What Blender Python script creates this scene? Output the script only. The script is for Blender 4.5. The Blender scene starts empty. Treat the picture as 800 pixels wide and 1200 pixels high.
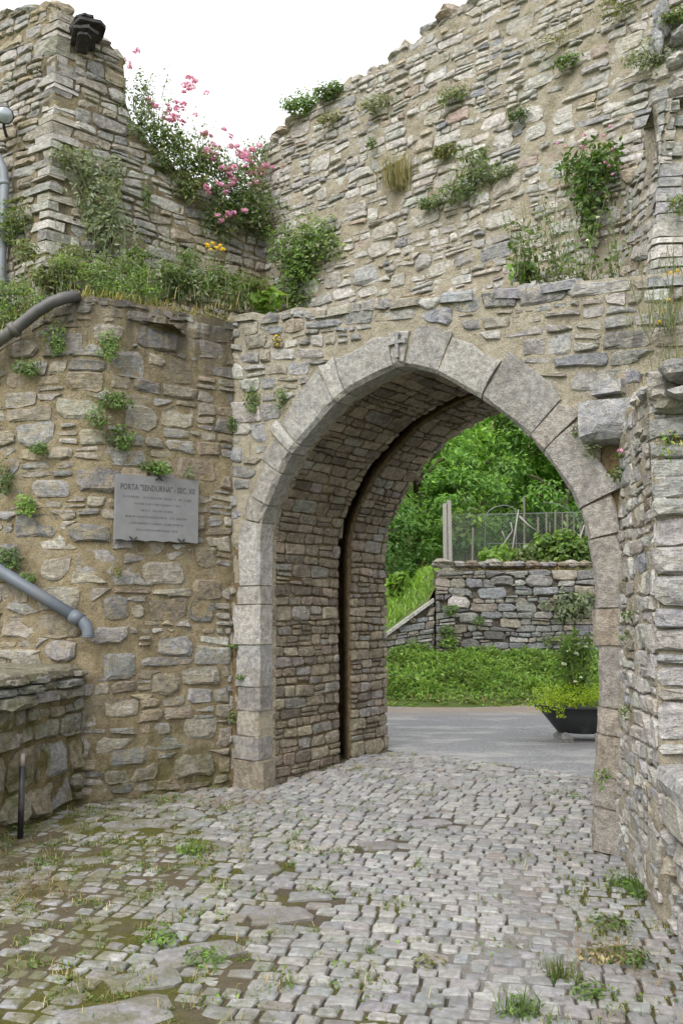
import bpy, math, random
import numpy as np
from mathutils import Vector, noise
S = bpy.context.scene
COL = S.collection
RND = random.Random(7)
NP = np.random.default_rng(7)
V3 = Vector

# ------------------------------------------------------------------ camera, sky, sun, exposure
FPX, TP = 1000.0, 0.115
PITCH = math.atan(TP)
CAM = V3((0, 0, 1.6))
cam_d = bpy.data.cameras.new('camera')
cam = bpy.data.objects.new('camera', cam_d)
COL.objects.link(cam)
cam.location = CAM
cam.rotation_euler = (math.pi / 2 + PITCH, 0, 0)
cam_d.sensor_fit = 'VERTICAL'
cam_d.sensor_height = 36.0
cam_d.lens = 36.0 * FPX / 1200.0
cam_d.clip_start = 0.05
cam_d.clip_end = 2000
S.camera = cam

SUN_EL, SUN_AZ = math.radians(44), math.radians(208)      # behind the camera, on its left
w = bpy.data.worlds.new('World')
S.world = w
w.use_nodes = True
nt = w.node_tree
for n in list(nt.nodes):
    nt.nodes.remove(n)
sky = nt.nodes.new('ShaderNodeTexSky')
sky.sky_type = 'NISHITA'
sky.sun_disc = False
sky.sun_elevation = SUN_EL
sky.sun_rotation = SUN_AZ
sky.air_density = 1.0
sky.dust_density = 6.0
hs = nt.nodes.new('ShaderNodeHueSaturation')              # overcast: the sky has lost its blue
hs.inputs['Saturation'].default_value = 0.12
mixw = nt.nodes.new('ShaderNodeMix')
mixw.data_type = 'RGBA'
mixw.inputs['Factor'].default_value = 0.72
mixw.inputs['B'].default_value = (11.2, 11.4, 11.9, 1)       # even white cloud deck
bg = nt.nodes.new('ShaderNodeBackground')
bg.inputs['Strength'].default_value = 0.11
wo = nt.nodes.new('ShaderNodeOutputWorld')
nt.links.new(sky.outputs[0], hs.inputs['Color'])
nt.links.new(hs.outputs[0], mixw.inputs['A'])
nt.links.new(mixw.outputs['Result'], bg.inputs['Color'])
nt.links.new(bg.outputs[0], wo.inputs[0])

sl = bpy.data.lights.new('sun', 'SUN')
sl.energy = 1.5
sl.angle = math.radians(35)
sl.color = (1.0, 0.975, 0.94)
sun = bpy.data.objects.new('sun', sl)
COL.objects.link(sun)
sd = V3((math.sin(SUN_AZ) * math.cos(SUN_EL), math.cos(SUN_AZ) * math.cos(SUN_EL), math.sin(SUN_EL)))
sun.rotation_euler = sd.to_track_quat('Z', 'Y').to_euler()
sun.location = (0, 0, 30)

S.view_settings.view_transform = 'Standard'
S.view_settings.look = 'None'
S.view_settings.exposure = 0.84
S.view_settings.gamma = 1.0

# ------------------------------------------------------------------ helpers: survey
_F = V3((0, math.cos(PITCH), math.sin(PITCH)))
_U = V3((0, -math.sin(PITCH), math.cos(PITCH)))
def ray(px, py):
    return _F + V3((1, 0, 0)) * ((px - 400) / FPX) - _U * ((py - 600) / FPX)
def gnd(px, py, z=0.0):
    d = ray(px, py)
    return CAM + d * ((z - CAM.z) / d.z)
def at_y(px, py, Y):
    d = ray(px, py)
    return CAM + d * (Y / d.y)
def on_plane(px, py, P, u, off=0.0):
    """where a sight line meets the vertical plane through P along u, shifted outwards by off"""
    n = V3((u[1], -u[0], 0))
    P = V3((P[0], P[1], 0)) + n * off
    d = ray(px, py)
    return CAM + d * (n.dot(P - CAM) / n.dot(d))

# gate frame: s along the gate wall, n into the passage, z up
GL = V3((-0.805, 7.904, 0))
GU = V3((0.7816, -0.6237, 0))
GN = V3((0.6237, 0.7816, 0))
def gate(s, n, z):
    return GL + GU * s + GN * n + V3((0, 0, z))
def gate_n(x, y):
    return (x - GL.x) * GN.x + (y - GL.y) * GN.y
def gate_s(x, y):
    return (x - GL.x) * GU.x + (y - GL.y) * GU.y
def sst(a, b, x):
    t = max(0.0, min(1.0, (x - a) / (b - a)))
    return t * t * (3 - 2 * t)
def ground_z(x, y):
    return 0.085 * sst(0.0, 1.4, gate_n(x, y))
def nz(x, y, z=0.0, f=1.0):
    return noise.noise((x * f, y * f, z * f))
def fbm(x, y, z=0.0, f=1.0, o=3):
    r, a = 0.0, 1.0
    for i in range(o):
        r += a * noise.noise((x * f, y * f, z * f + i * 7.3))
        f *= 2.05
        a *= 0.5
    return r

# ------------------------------------------------------------------ helpers: meshes
class Geo:
    def __init__(g):
        g.v, g.f, g.t = [], [], []
    def add(g, vs, fs, tint=(0.3, 0.3, 0.3)):
        o = len(g.v)
        g.v += [tuple(v) for v in vs]
        g.t += [tint] * len(vs)
        g.f += [tuple(o + i for i in f) for f in fs]
    def tube(g, pts, rad, k=8, tint=(0.3, 0.3, 0.3), caps=True):
        pts = [V3(p) for p in pts]
        n = len(pts)
        rad = rad if isinstance(rad, (list, tuple)) else [rad] * n
        vs, fs = [], []
        side = None
        for i, p in enumerate(pts):
            d = (pts[min(i + 1, n - 1)] - pts[max(i - 1, 0)]).normalized()
            if side is None:
                side = d.orthogonal().normalized()
            side = (side - d * side.dot(d)).normalized()
            up = d.cross(side)
            for j in range(k):
                a = 2 * math.pi * j / k
                vs.append(p + (side * math.cos(a) + up * math.sin(a)) * rad[i])
        for i in range(n - 1):
            for j in range(k):
                j2 = (j + 1) % k
                fs.append((i * k + j, i * k + j2, (i + 1) * k + j2, (i + 1) * k + j))
        if caps:
            fs.append(tuple(range(k - 1, -1, -1)))
            fs.append(tuple((n - 1) * k + j for j in range(k)))
        g.add(vs, fs, tint)
    def box(g, c, size, rot=0.0, jit=0.0, tint=(0.3, 0.3, 0.3), tilt=0.0):
        c = V3(c)
        hx, hy, hz = size[0] / 2, size[1] / 2, size[2] / 2
        ca, sa = math.cos(rot), math.sin(rot)
        vs = []
        for z in (-hz, hz):
            for x, y in ((-hx, -hy), (hx, -hy), (hx, hy), (-hx, hy)):
                X, Y = x * ca - y * sa, x * sa + y * ca
                vs.append(c + V3((X + RND.uniform(-jit, jit), Y + RND.uniform(-jit, jit), z + x * tilt + RND.uniform(-jit, jit))))
        g.add(vs, [(0, 3, 2, 1), (4, 5, 6, 7), (0, 1, 5, 4), (1, 2, 6, 5), (2, 3, 7, 6), (3, 0, 4, 7)], tint)

def put_tint(me, tints):
    a = me.attributes.new('tint', 'FLOAT_COLOR', 'POINT')
    t = np.ones((len(me.vertices), 4), dtype=np.float32)
    t[:, :3] = tints
    a.data.foreach_set('color', t.ravel())

def mesh_obj(name, vs, fs, mat, parent=None, tint=None, smooth=True, loc=None, stuff=False):
    me = bpy.data.meshes.new(name)
    if loc is not None:
        loc = V3(loc)
        vs = [V3(v) - loc for v in vs]
    me.from_pydata([tuple(v) for v in vs], [], fs)
    put_tint(me, np.array(tint if tint is not None else (0.3, 0.3, 0.3), dtype=np.float32))
    if smooth:
        me.polygons.foreach_set('use_smooth', np.ones(len(me.polygons), dtype=bool))
    me.materials.append(mat)
    return link(name, me, parent, loc, stuff)

def link(name, me, parent=None, loc=None, stuff=False):
    o = bpy.data.objects.new(name, me)
    COL.objects.link(o)
    if parent is not None:
        o.parent = parent
        base = parent_world(parent)
        o.location = (V3(loc) if loc is not None else V3((0, 0, 0))) - base
    elif loc is not None:
        o.location = loc
    if stuff:
        o['kind'] = 'stuff'
    return o
def parent_world(p):                     # parents are only ever moved, never turned or scaled
    v = V3((0, 0, 0))
    while p is not None:
        v += p.location
        p = p.parent
    return v
def geo_obj(name, g, mat, parent=None, smooth=False, loc=None, stuff=False):
    return mesh_obj(name, g.v, g.f, mat, parent, g.t, smooth, loc, stuff)

def fast_mesh(name, V, F, T, mat):
    """V (n,3), F (m,k) and T (n,3) as arrays"""
    me = bpy.data.meshes.new(name)
    me.vertices.add(len(V))
    me.vertices.foreach_set('co', np.asarray(V, dtype=np.float32).ravel())
    m, k = F.shape
    me.loops.add(m * k)
    me.loops.foreach_set('vertex_index', F.astype(np.int32).ravel())
    me.polygons.add(m)
    me.polygons.foreach_set('loop_start', np.arange(0, m * k, k, dtype=np.int32))
    me.update(calc_edges=True)
    put_tint(me, T)
    me.materials.append(mat)
    return me

def tag(o, label, cat, group=None):
    o['label'] = label
    o['category'] = cat
    if group:
        o['group'] = group
    return o
def thing(name, label, cat, loc=(0, 0, 0), group=None):
    o = bpy.data.objects.new(name, None)
    o.empty_display_size = 0.1
    COL.objects.link(o)
    o.location = loc
    return tag(o, label, cat, group)
def structure(o):
    o['kind'] = 'structure'
    return o

# ------------------------------------------------------------------ materials
def nodes(name):
    m = bpy.data.materials.new(name)
    m.use_nodes = True
    t = m.node_tree
    for n in list(t.nodes):
        t.nodes.remove(n)
    out = t.nodes.new('ShaderNodeOutputMaterial')
    b = t.nodes.new('ShaderNodeBsdfPrincipled')
    t.links.new(b.outputs[0], out.inputs[0])
    return m, t, b, out
def N(t, typ, **kw):
    n = t.nodes.new(typ)
    for k, v in kw.items():
        if k in n.inputs.keys():
            n.inputs[k].default_value = v
        else:
            setattr(n, k, v)
    return n
def mixc(t, fac, a, b, mode='MIX'):
    n = t.nodes.new('ShaderNodeMix')
    n.data_type = 'RGBA'
    n.blend_type = mode
    for i, v in (('Factor', fac), ('A', a), ('B', b)):
        s = [x for x in n.inputs if x.name == i and (x.type == 'RGBA' if i != 'Factor' else x.type == 'VALUE')][0]
        if hasattr(v, 'default_value') or hasattr(v, 'links'):
            t.links.new(v, s)
        elif i == 'Factor':
            s.default_value = v
        else:
            s.default_value = (*v, 1) if len(v) == 3 else v
    return [x for x in n.outputs if x.type == 'RGBA'][0]
def ramp(t, src, a, b, va=0.0, vb=1.0):
    n = t.nodes.new('ShaderNodeMapRange')
    n.inputs['From Min'].default_value = a
    n.inputs['From Max'].default_value = b
    n.inputs['To Min'].default_value = va
    n.inputs['To Max'].default_value = vb
    n.interpolation_type = 'SMOOTHSTEP'
    t.links.new(src, n.inputs['Value'])
    return n.outputs[0]
def math_n(t, op, a, b):
    n = t.nodes.new('ShaderNodeMath')
    n.operation = op
    for i, v in enumerate((a, b)):
        if hasattr(v, 'links'):
            t.links.new(v, n.inputs[i])
        else:
            n.inputs[i].default_value = v
    return n.outputs[0]
def noise_n(t, pos, scale, detail=4.0, rough=0.6, dist=0.0):
    n = N(t, 'ShaderNodeTexNoise', Scale=scale, Detail=detail, Roughness=rough, Distortion=dist)
    t.links.new(pos, n.inputs['Vector'])
    return n.outputs['Fac']
def scaled(t, pos, v):
    n = t.nodes.new('ShaderNodeVectorMath')
    n.operation = 'MULTIPLY'
    t.links.new(pos, n.inputs[0])
    n.inputs[1].default_value = v
    return n.outputs[0]
def bump(t, b, heights):
    last = None
    for h, strength, dist in heights:
        n = N(t, 'ShaderNodeBump', Strength=strength, Distance=dist)
        t.links.new(h, n.inputs['Height'])
        if last is not None:
            t.links.new(last, n.inputs['Normal'])
        last = n.outputs[0]
    t.links.new(last, b.inputs['Normal'])

def stone_mat(name, strata=1.0, lichen=0.35, dirt=0.4, pits=0.0, moss=None, gain=1.0, dirt_col=(0.10, 0.082, 0.055), smear=None, smear_amt=0.6, stain=None):
    m, t, b, out = nodes(name)
    pos = N(t, 'ShaderNodeNewGeometry').outputs['Position']
    tint = N(t, 'ShaderNodeAttribute', attribute_name='tint').outputs['Color']
    big = noise_n(t, pos, 5.0, 5, 0.62)
    mid = noise_n(t, pos, 22.0, 5, 0.65)
    fine = noise_n(t, pos, 110.0, 3, 0.7)
    layer = noise_n(t, scaled(t, pos, (9, 9, 42)), 1.0, 4, 0.6, 0.6)
    c = mixc(t, ramp(t, mid, 0.3, 0.75, 0.0, 1.0), mixc(t, 1.0, tint, (0.6, 0.59, 0.59), 'MULTIPLY'), mixc(t, 1.0, tint, (1.24, 1.23, 1.2), 'MULTIPLY'))
    c = mixc(t, ramp(t, big, 0.52, 0.74, 0.0, lichen), c, (0.47 * gain, 0.455 * gain, 0.42 * gain))
    c = mixc(t, ramp(t, noise_n(t, pos, 3.1, 5, 0.6), 0.5, 0.74, 0.0, dirt), c, dirt_col)
    if smear:
        c = mixc(t, ramp(t, noise_n(t, pos, 12.0, 5, 0.7), 0.46, 0.64, 0.0, smear_amt), c, smear)
    c = mixc(t, ramp(t, fine, 0.32, 0.7, 0.0, 1.0), mixc(t, 1.0, c, (0.74, 0.74, 0.74), 'MULTIPLY'), mixc(t, 1.0, c, (1.14, 1.14, 1.14), 'MULTIPLY'))
    if moss:
        zlo, zhi, amt = moss
        sep = N(t, 'ShaderNodeSeparateXYZ')
        t.links.new(pos, sep.inputs[0])
        low = ramp(t, sep.outputs['Z'], zlo, zhi, 1.0, 0.0)
        f = math_n(t, 'MULTIPLY', ramp(t, noise_n(t, pos, 4.2, 5, 0.65), 0.42, 0.62, 0.0, amt), low)
        c = mixc(t, f, c, mixc(t, mid, (0.045, 0.05, 0.012), (0.12, 0.115, 0.03)))
    if stain:
        c = streaks(t, pos, c, *stain)
    t.links.new(c, b.inputs['Base Color'])
    b.inputs['Roughness'].default_value = 0.9
    b.inputs['Specular IOR Level'].default_value = 0.25
    hs_ = [(layer, 0.55 * strata, 0.03), (mid, 0.7, 0.03), (fine, 0.5, 0.008)]
    if pits:
        vo = N(t, 'ShaderNodeTexVoronoi', Scale=75.0)
        t.links.new(pos, vo.inputs['Vector'])
        hs_.append((ramp(t, vo.outputs['Distance'], 0.1, 0.5), pits, 0.01))
    bump(t, b, hs_)
    return m

def streaks(t, pos, c, z0, z1):
    """black algae washed down from the top of the wall in runs"""
    sep = N(t, 'ShaderNodeSeparateXYZ')
    t.links.new(pos, sep.inputs[0])
    n = noise_n(t, scaled(t, pos, (4.5, 4.5, 0.55)), 1.0, 5, 0.68)
    f = math_n(t, 'MULTIPLY', ramp(t, n, 0.38, 0.62, 0.0, 0.8), ramp(t, sep.outputs['Z'], z0, z1, 0.0, 1.0))
    return mixc(t, f, c, (0.075, 0.066, 0.054))
def mortar_mat(name, ca, cb, moss=None, stain=0.5, streak=None):
    m, t, b, out = nodes(name)
    pos = N(t, 'ShaderNodeNewGeometry').outputs['Position']
    big = noise_n(t, pos, 2.3, 5, 0.62)
    mid = noise_n(t, pos, 14.0, 5, 0.68)
    fine = noise_n(t, pos, 90.0, 4, 0.75)
    c = mixc(t, ramp(t, mid, 0.3, 0.7), ca, cb)
    c = mixc(t, ramp(t, big, 0.5, 0.72, 0.0, stain), c, (0.15, 0.115, 0.07))
    c = mixc(t, ramp(t, noise_n(t, pos, 4.4, 4, 0.6), 0.55, 0.7, 0.0, 0.5), c, (0.40, 0.37, 0.30))
    c = mixc(t, ramp(t, fine, 0.3, 0.72), mixc(t, 1.0, c, (0.62, 0.61, 0.6), 'MULTIPLY'), mixc(t, 1.0, c, (1.16, 1.16, 1.16), 'MULTIPLY'))
    if moss:
        zlo, zhi, amt = moss
        sep = N(t, 'ShaderNodeSeparateXYZ')
        t.links.new(pos, sep.inputs[0])
        f = math_n(t, 'MULTIPLY', ramp(t, noise_n(t, pos, 4.2, 5, 0.65), 0.4, 0.6, 0.0, amt), ramp(t, sep.outputs['Z'], zlo, zhi, 1.0, 0.0))
        c = mixc(t, f, c, mixc(t, mid, (0.045, 0.05, 0.012), (0.12, 0.115, 0.03)))
    if streak:
        c = streaks(t, pos, c, *streak)
    t.links.new(c, b.inputs['Base Color'])
    b.inputs['Roughness'].default_value = 0.95
    b.inputs['Specular IOR Level'].default_value = 0.15
    bump(t, b, [(mid, 1.0, 0.05), (fine, 0.9, 0.02)])
    return m

def leaf_mat(name, gain=1.0, trans=0.35, hue=(1, 1, 1)):
    m, t, b, out = nodes(name)
    tint = N(t, 'ShaderNodeAttribute', attribute_name='tint').outputs['Color']
    c = mixc(t, 1.0, tint, tuple(gain * h for h in hue), 'MULTIPLY')
    t.links.new(c, b.inputs['Base Color'])
    b.inputs['Roughness'].default_value = 0.55
    b.inputs['Specular IOR Level'].default_value = 0.35
    tr = N(t, 'ShaderNodeBsdfTranslucent')
    t.links.new(mixc(t, 1.0, c, (1.25, 1.3, 0.6), 'MULTIPLY'), tr.inputs['Color'])
    ms = N(t, 'ShaderNodeMixShader')
    ms.inputs[0].default_value = trans
    t.links.new(b.outputs[0], ms.inputs[1])
    t.links.new(tr.outputs[0], ms.inputs[2])
    t.links.new(ms.outputs[0], out.inputs[0])
    return m

def plain_mat(name, col, rough=0.6, metal=0.0, var=0.25, scale=30.0, bmp=0.2, spec=0.4):
    m, t, b, out = nodes(name)
    pos = N(t, 'ShaderNodeNewGeometry').outputs['Position']
    a = noise_n(t, pos, scale, 5, 0.65)
    big = noise_n(t, scaled(t, pos, (1, 1, 0.4)), scale * 0.25, 4, 0.6)
    c = mixc(t, a, tuple(x * (1 - var) for x in col), tuple(x * (1 + var) for x in col))
    c = mixc(t, ramp(t, big, 0.5, 0.75, 0, var), c, (0.2, 0.18, 0.15))
    t.links.new(c, b.inputs['Base Color'])
    b.inputs['Roughness'].default_value = rough
    b.inputs['Metallic'].default_value = metal
    b.inputs['Specular IOR Level'].default_value = spec
    if bmp:
        bump(t, b, [(a, bmp, 0.004)])
    return m

M_STONE = stone_mat('rubble stone', moss=(-0.1, 0.9, 0.75), smear=(0.30, 0.245, 0.15), stain=(3.1, 4.3))
M_STONE_PALE = stone_mat('pale rubble stone', strata=1.2, lichen=0.5, dirt=0.22, smear=(0.42, 0.388, 0.32), smear_amt=0.5)
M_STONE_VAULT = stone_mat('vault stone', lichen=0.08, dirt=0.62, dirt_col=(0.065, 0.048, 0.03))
M_DRESSED = stone_mat('dressed limestone', strata=0.2, lichen=0.5, dirt=0.38, pits=0.45, smear=(0.40, 0.36, 0.28), smear_amt=0.3, moss=(-0.1, 0.35, 0.3))
M_BLOCK = stone_mat('damp stone', moss=(0.2, 1.7, 0.8), lichen=0.15, dirt=0.5, dirt_col=(0.07, 0.062, 0.03))
M_DRY = stone_mat('dry laid slate', strata=1.1, lichen=0.2, dirt=0.25)
M_MORTAR = mortar_mat('ochre mortar', (0.285, 0.23, 0.135), (0.40, 0.335, 0.215), moss=(-0.1, 1.0, 0.8), streak=(3.1, 4.3))
M_MORTAR_PALE = mortar_mat('pale mortar', (0.40, 0.348, 0.25), (0.51, 0.462, 0.365), stain=0.2)
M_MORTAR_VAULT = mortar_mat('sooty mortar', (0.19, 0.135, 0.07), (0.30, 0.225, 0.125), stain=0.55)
M_MORTAR_BLOCK = mortar_mat('mossy mortar', (0.20, 0.16, 0.08), (0.28, 0.23, 0.13), moss=(0.2, 1.7, 0.9))
M_DARKROCK = stone_mat('dark slag rock', lichen=0.0, dirt=0.5, dirt_col=(0.03, 0.026, 0.026))
M_JOINT = mortar_mat('joint earth', (0.12, 0.108, 0.085), (0.19, 0.17, 0.135))
M_LEAF = leaf_mat('leaf', gain=1.75, trans=0.42)
M_GRASS = leaf_mat('fresh grass', gain=2.1, trans=0.45)
M_PETAL = leaf_mat('petal', gain=1.25, trans=0.4)
M_STEM = plain_mat('stem', (0.11, 0.125, 0.055), 0.7, var=0.3)

# ------------------------------------------------------------------ masonry
class Path:
    """a wall line on the ground; a runs along it, outside is on its right hand; corners are rounded by r samples"""
    def __init__(p, pts, batter=0.0, rad=0.0):
        P = [V3((x, y, 0)) for x, y in pts]
        q = [P[0]]
        for i in range(1, len(P) - 1):
            if rad > 0:
                a = (P[i - 1] - P[i]).normalized() * rad
                c = (P[i + 1] - P[i]).normalized() * rad
                for k in range(7):
                    u = k / 6
                    q.append(P[i] + a * (1 - u) ** 2 + c * u ** 2)
            else:
                q.append(P[i])
        q.append(P[-1])
        p.q, p.b = q, batter
        p.s = [0.0]
        for i in range(1, len(q)):
            p.s.append(p.s[-1] + (q[i] - q[i - 1]).length)
        p.L = p.s[-1]
    def seg(p, a):
        i = 0
        while i < len(p.s) - 2 and a > p.s[i + 1]:
            i += 1
        return i
    def frame(p, a):
        i = p.seg(a)
        l = p.s[i + 1] - p.s[i]
        u = (p.q[i + 1] - p.q[i]) / l
        return p.q[i] + u * (a - p.s[i]), u
    def normal(p, a):
        u = (p.frame(a + 0.03)[0] - p.frame(a - 0.03)[0]).normalized()
        return V3((u.y, -u.x, 0))
    def __call__(p, a, z, d=0.0):
        c, u = p.frame(a)
        n = p.normal(a)
        return c + n * (d - p.b * z) + V3((0, 0, z))

def wall_core(g, surf, a0, a1, zb, zt, thick, cell=0.035, rough=0.014, seed=0.0, base=-0.004, tint=(.3, .3, .3), dfun=None):
    na = max(2, int((a1 - a0) / cell))
    A = [a0 + (a1 - a0) * i / na for i in range(na + 1)]
    zmax = max(zt(a) - zb(a) for a in A)
    nb = max(2, int(zmax / cell))
    vs, fs = [], []
    W = nb + 1
    for a in A:
        lo, hi = zb(a), zt(a)
        for j in range(W):
            z = lo + (hi - lo) * j / nb
            q = surf(a, z, 0)
            d = base + rough * fbm(q.x, q.y, q.z + seed, 5.5, 4)
            if dfun:
                d += dfun(a, z)
            vs.append(surf(a, z, d))
    for i in range(na):
        for j in range(nb):
            k = i * W + j
            fs.append((k, k + W, k + W + 1, k + 1))
    o = len(vs)
    K = 4
    for i, a in enumerate(A):                       # top, back
        lo, hi = zb(a), zt(a)
        for k in range(1, K + 1):
            q = surf(a, hi, -thick * k / K)
            vs.append(q + V3((0, 0, 0.05 * fbm(q.x, q.y, seed, 4.0, 3))))
        vs.append(surf(a, lo, -thick))
    R = K + 1
    for i in range(na):
        t0, t1 = i * W + nb, (i + 1) * W + nb
        p0, p1 = o + i * R, o + (i + 1) * R
        fs.append((t0, t1, p1, p0))
        for k in range(R - 1):
            fs.append((p0 + k, p1 + k, p1 + k + 1, p0 + k + 1))
    for i, flip in ((0, False), (na, True)):        # end caps
        loop = [i * W + j for j in range(W)] + [o + i * R + k for k in range(R)]
        fs.append(tuple(loop[::-1] if not flip else loop))
    g.add(vs, fs, tint)

def tint_pick(pal, rnd, spread=0.18):
    tot = sum(p[0] for p in pal)
    r = rnd.uniform(0, tot)
    for wgt, c in pal:
        r -= wgt
        if r <= 0:
            break
    k = rnd.uniform(1 - spread, 1 + spread)
    return tuple(x * k * rnd.uniform(0.97, 1.03) for x in c)
GREY, WARM, TAN = (0.285, 0.28, 0.27), (0.325, 0.298, 0.25), (0.34, 0.285, 0.205)
DARK, BROWN, PALE, BLUE = (0.175, 0.172, 0.17), (0.215, 0.18, 0.135), (0.45, 0.435, 0.405), (0.275, 0.283, 0.30)
PAL_BAST = [(4, GREY), (5, WARM), (2, (0.25, 0.215, 0.165)), (1.2, PALE), (.8, DARK), (1, TAN)]
PAL_GATE = [(4, GREY), (3, WARM), (2, PALE), (2, BLUE), (1, DARK), (.7, TAN)]
PAL_BACK = [(7, (0.49, 0.475, 0.445)), (2, (0.38, 0.375, 0.365)), (4, (0.45, 0.425, 0.38)), (1, BLUE), (1, (0.42, 0.36, 0.28)), (.4, (0.40, 0.32, 0.27))]
PAL_TOWER = [(4, WARM), (3, GREY), (2, TAN), (2, PALE), (.8, BROWN), (.6, DARK)]
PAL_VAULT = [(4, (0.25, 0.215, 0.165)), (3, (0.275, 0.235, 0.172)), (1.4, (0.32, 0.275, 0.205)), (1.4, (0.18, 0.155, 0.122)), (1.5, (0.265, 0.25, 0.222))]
PAL_FLANK = [(2, (0.36, 0.355, 0.345)), (5, PALE), (3, (0.40, 0.375, 0.33)), (.6, TAN), (.6, BLUE)]
PAL_BLOCK = [(3, (0.24, 0.225, 0.18)), (2, (0.25, 0.25, 0.24)), (1, (0.22, 0.19, 0.14))]
PAL_DRY = [(4, (0.265, 0.265, 0.25)), (1.5, BLUE), (3, WARM), (1, DARK), (1, PALE)]

def cells(a0, a1, z0, z1, hr, wr, rnd, wave=0.03, tilt=0.0, gap=0.02, split=0.22, seed=0.0):
    """rubble coursing: yields outlines (polygons in a, z) of uneven stones"""
    rows = [z0]
    while rows[-1] < z1:
        rows.append(rows[-1] + rnd.uniform(*hr) * rnd.choice((0.7, 1, 1, 1.25)))
    def line(k, a):
        return rows[k] + tilt * (a - a0) + wave * (nz(a, k * 3.7, seed, 1.3) + 0.6 * nz(a, k * 3.7, seed + 5, 4.0))
    out = []
    for k in range(len(rows) - 1):
        h = rows[k + 1] - rows[k]
        a = a0 - rnd.uniform(0, 0.2)
        sl = 0.0
        while a < a1:
            wd = max(0.055, h * rnd.uniform(*wr))
            sl2 = rnd.uniform(-0.22, 0.22) * h
            l, r = max(a, a0), min(a + wd, a1)
            if r - l > 0.04:
                zl, zr = line(k, l), line(k, r)
                tl, tr = line(k + 1, l), line(k + 1, r)
                parts = [(0, 1)]
                if rnd.random() < split and h > hr[0] * 1.1:
                    f = rnd.uniform(0.35, 0.65)
                    parts = [(0, f), (f, 1)]
                for f0, f1 in parts:
                    g = gap * rnd.uniform(0.6, 1.5) / 2
                    q = [(l + sl * f0, zl + (tl - zl) * f0), (r + sl2 * f0, zr + (tr - zr) * f0), (r + sl2 * f1, zr + (tr - zr) * f1), (l + sl * f1, zl + (tl - zl) * f1)]
                    q = [(q[0][0] + g, q[0][1] + g), (q[1][0] - g, q[1][1] + g), (q[2][0] - g, q[2][1] - g), (q[3][0] + g, q[3][1] - g)]
                    if q[1][0] - q[0][0] > 0.025 and q[3][1] - q[0][1] > 0.015:
                        out.append(round_quad(q, rnd))
            sl = sl2
            a += wd
    return out
def round_quad(q, rnd, n_mid=1, cr=(0.02, 0.34), edge=0.10):
    """four corners -> 10 or 12 points, corners knocked off, edges uneven"""
    poly = []
    for i in range(4):
        p0, p1, p2 = q[i - 1], q[i], q[(i + 1) % 4]
        c1, c2 = rnd.uniform(*cr), rnd.uniform(*cr)
        l1 = math.hypot(p0[0] - p1[0], p0[1] - p1[1])
        l2 = math.hypot(p2[0] - p1[0], p2[1] - p1[1])
        m = 0.45 * min(l1, l2) + 0.12 * max(l1, l2)
        poly.append((p1[0] + (p0[0] - p1[0]) * min(.45, c1 * m / l1 * 1.6), p1[1] + (p0[1] - p1[1]) * min(.45, c1 * m / l1 * 1.6)))
        poly.append((p1[0] + (p2[0] - p1[0]) * min(.45, c2 * m / l2 * 1.6), p1[1] + (p2[1] - p1[1]) * min(.45, c2 * m / l2 * 1.6)))
        if l2 > 1.3 * l1 or n_mid > 1:
            mid = rnd.uniform(0.4, 0.6)
            e = rnd.uniform(-edge, edge) * min(l1, l2)
            nx, ny = (p2[1] - p1[1]) / l2, -(p2[0] - p1[0]) / l2
            poly.append((p1[0] + (p2[0] - p1[0]) * mid + nx * e, p1[1] + (p2[1] - p1[1]) * mid + ny * e))
    return poly

def stone_shape(poly, surf, rnd, proud=(0.015, 0.045), deep=0.05, chip=0.4):
    """a stone of ~50 triangles set into the surface: uneven rim, knocked-off edge, faceted face"""
    n = len(poly)
    ca = sum(p[0] for p in poly) / n
    cz = sum(p[1] for p in poly) / n
    pr = rnd.uniform(*proud)
    ta, tz = rnd.uniform(-chip, chip) * 0.09, rnd.uniform(-chip, chip) * 0.16
    vs, fs = [], []
    for a, z in poly:
        vs.append(surf(a, z, -deep))
    for a, z in poly:
        vs.append(surf(a, z, pr * rnd.uniform(0.15, 0.6)))
    k = rnd.uniform(0.66, 0.86)
    for a, z in poly:
        kk = k * rnd.uniform(0.92, 1.1)
        kz = kk
        vs.append(surf(ca + (a - ca) * kk, cz + (z - cz) * kz, pr * rnd.uniform(0.8, 1.15) + ta * (a - ca) * 2 + tz * (z - cz) * 2))
    vs.append(surf(ca + rnd.uniform(-.2, .2) * abs(poly[0][0] - ca), cz + rnd.uniform(-.2, .2) * abs(poly[0][1] - cz), pr * rnd.uniform(0.85, 1.3)))
    for r in range(2):
        for i in range(n):
            j = (i + 1) % n
            fs.append((r * n + i, r * n + j, (r + 1) * n + j, (r + 1) * n + i))
    for i in range(n):
        fs.append((2 * n + i, 2 * n + (i + 1) % n, 3 * n))
    return vs, fs

def area(p):
    return abs(sum(p[i - 1][0] * p[i][1] - p[i][0] * p[i - 1][1] for i in range(len(p)))) / 2

def clip_poly(p, ok):
    """pull the outline points that lie where no stone may be towards the middle; None when too little is left"""
    ca = sum(x[0] for x in p) / len(p)
    cz = sum(x[1] for x in p) / len(p)
    if not ok(ca, cz):
        return None
    out = []
    for a, z in p:
        for k in (1, 0.85, 0.7, 0.55, 0.4, 0.25):
            q = (ca + (a - ca) * k, cz + (z - cz) * k)
            if ok(*q):
                break
        out.append(q)
    return out if area(out) > 0.25 * area(p) else None

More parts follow.
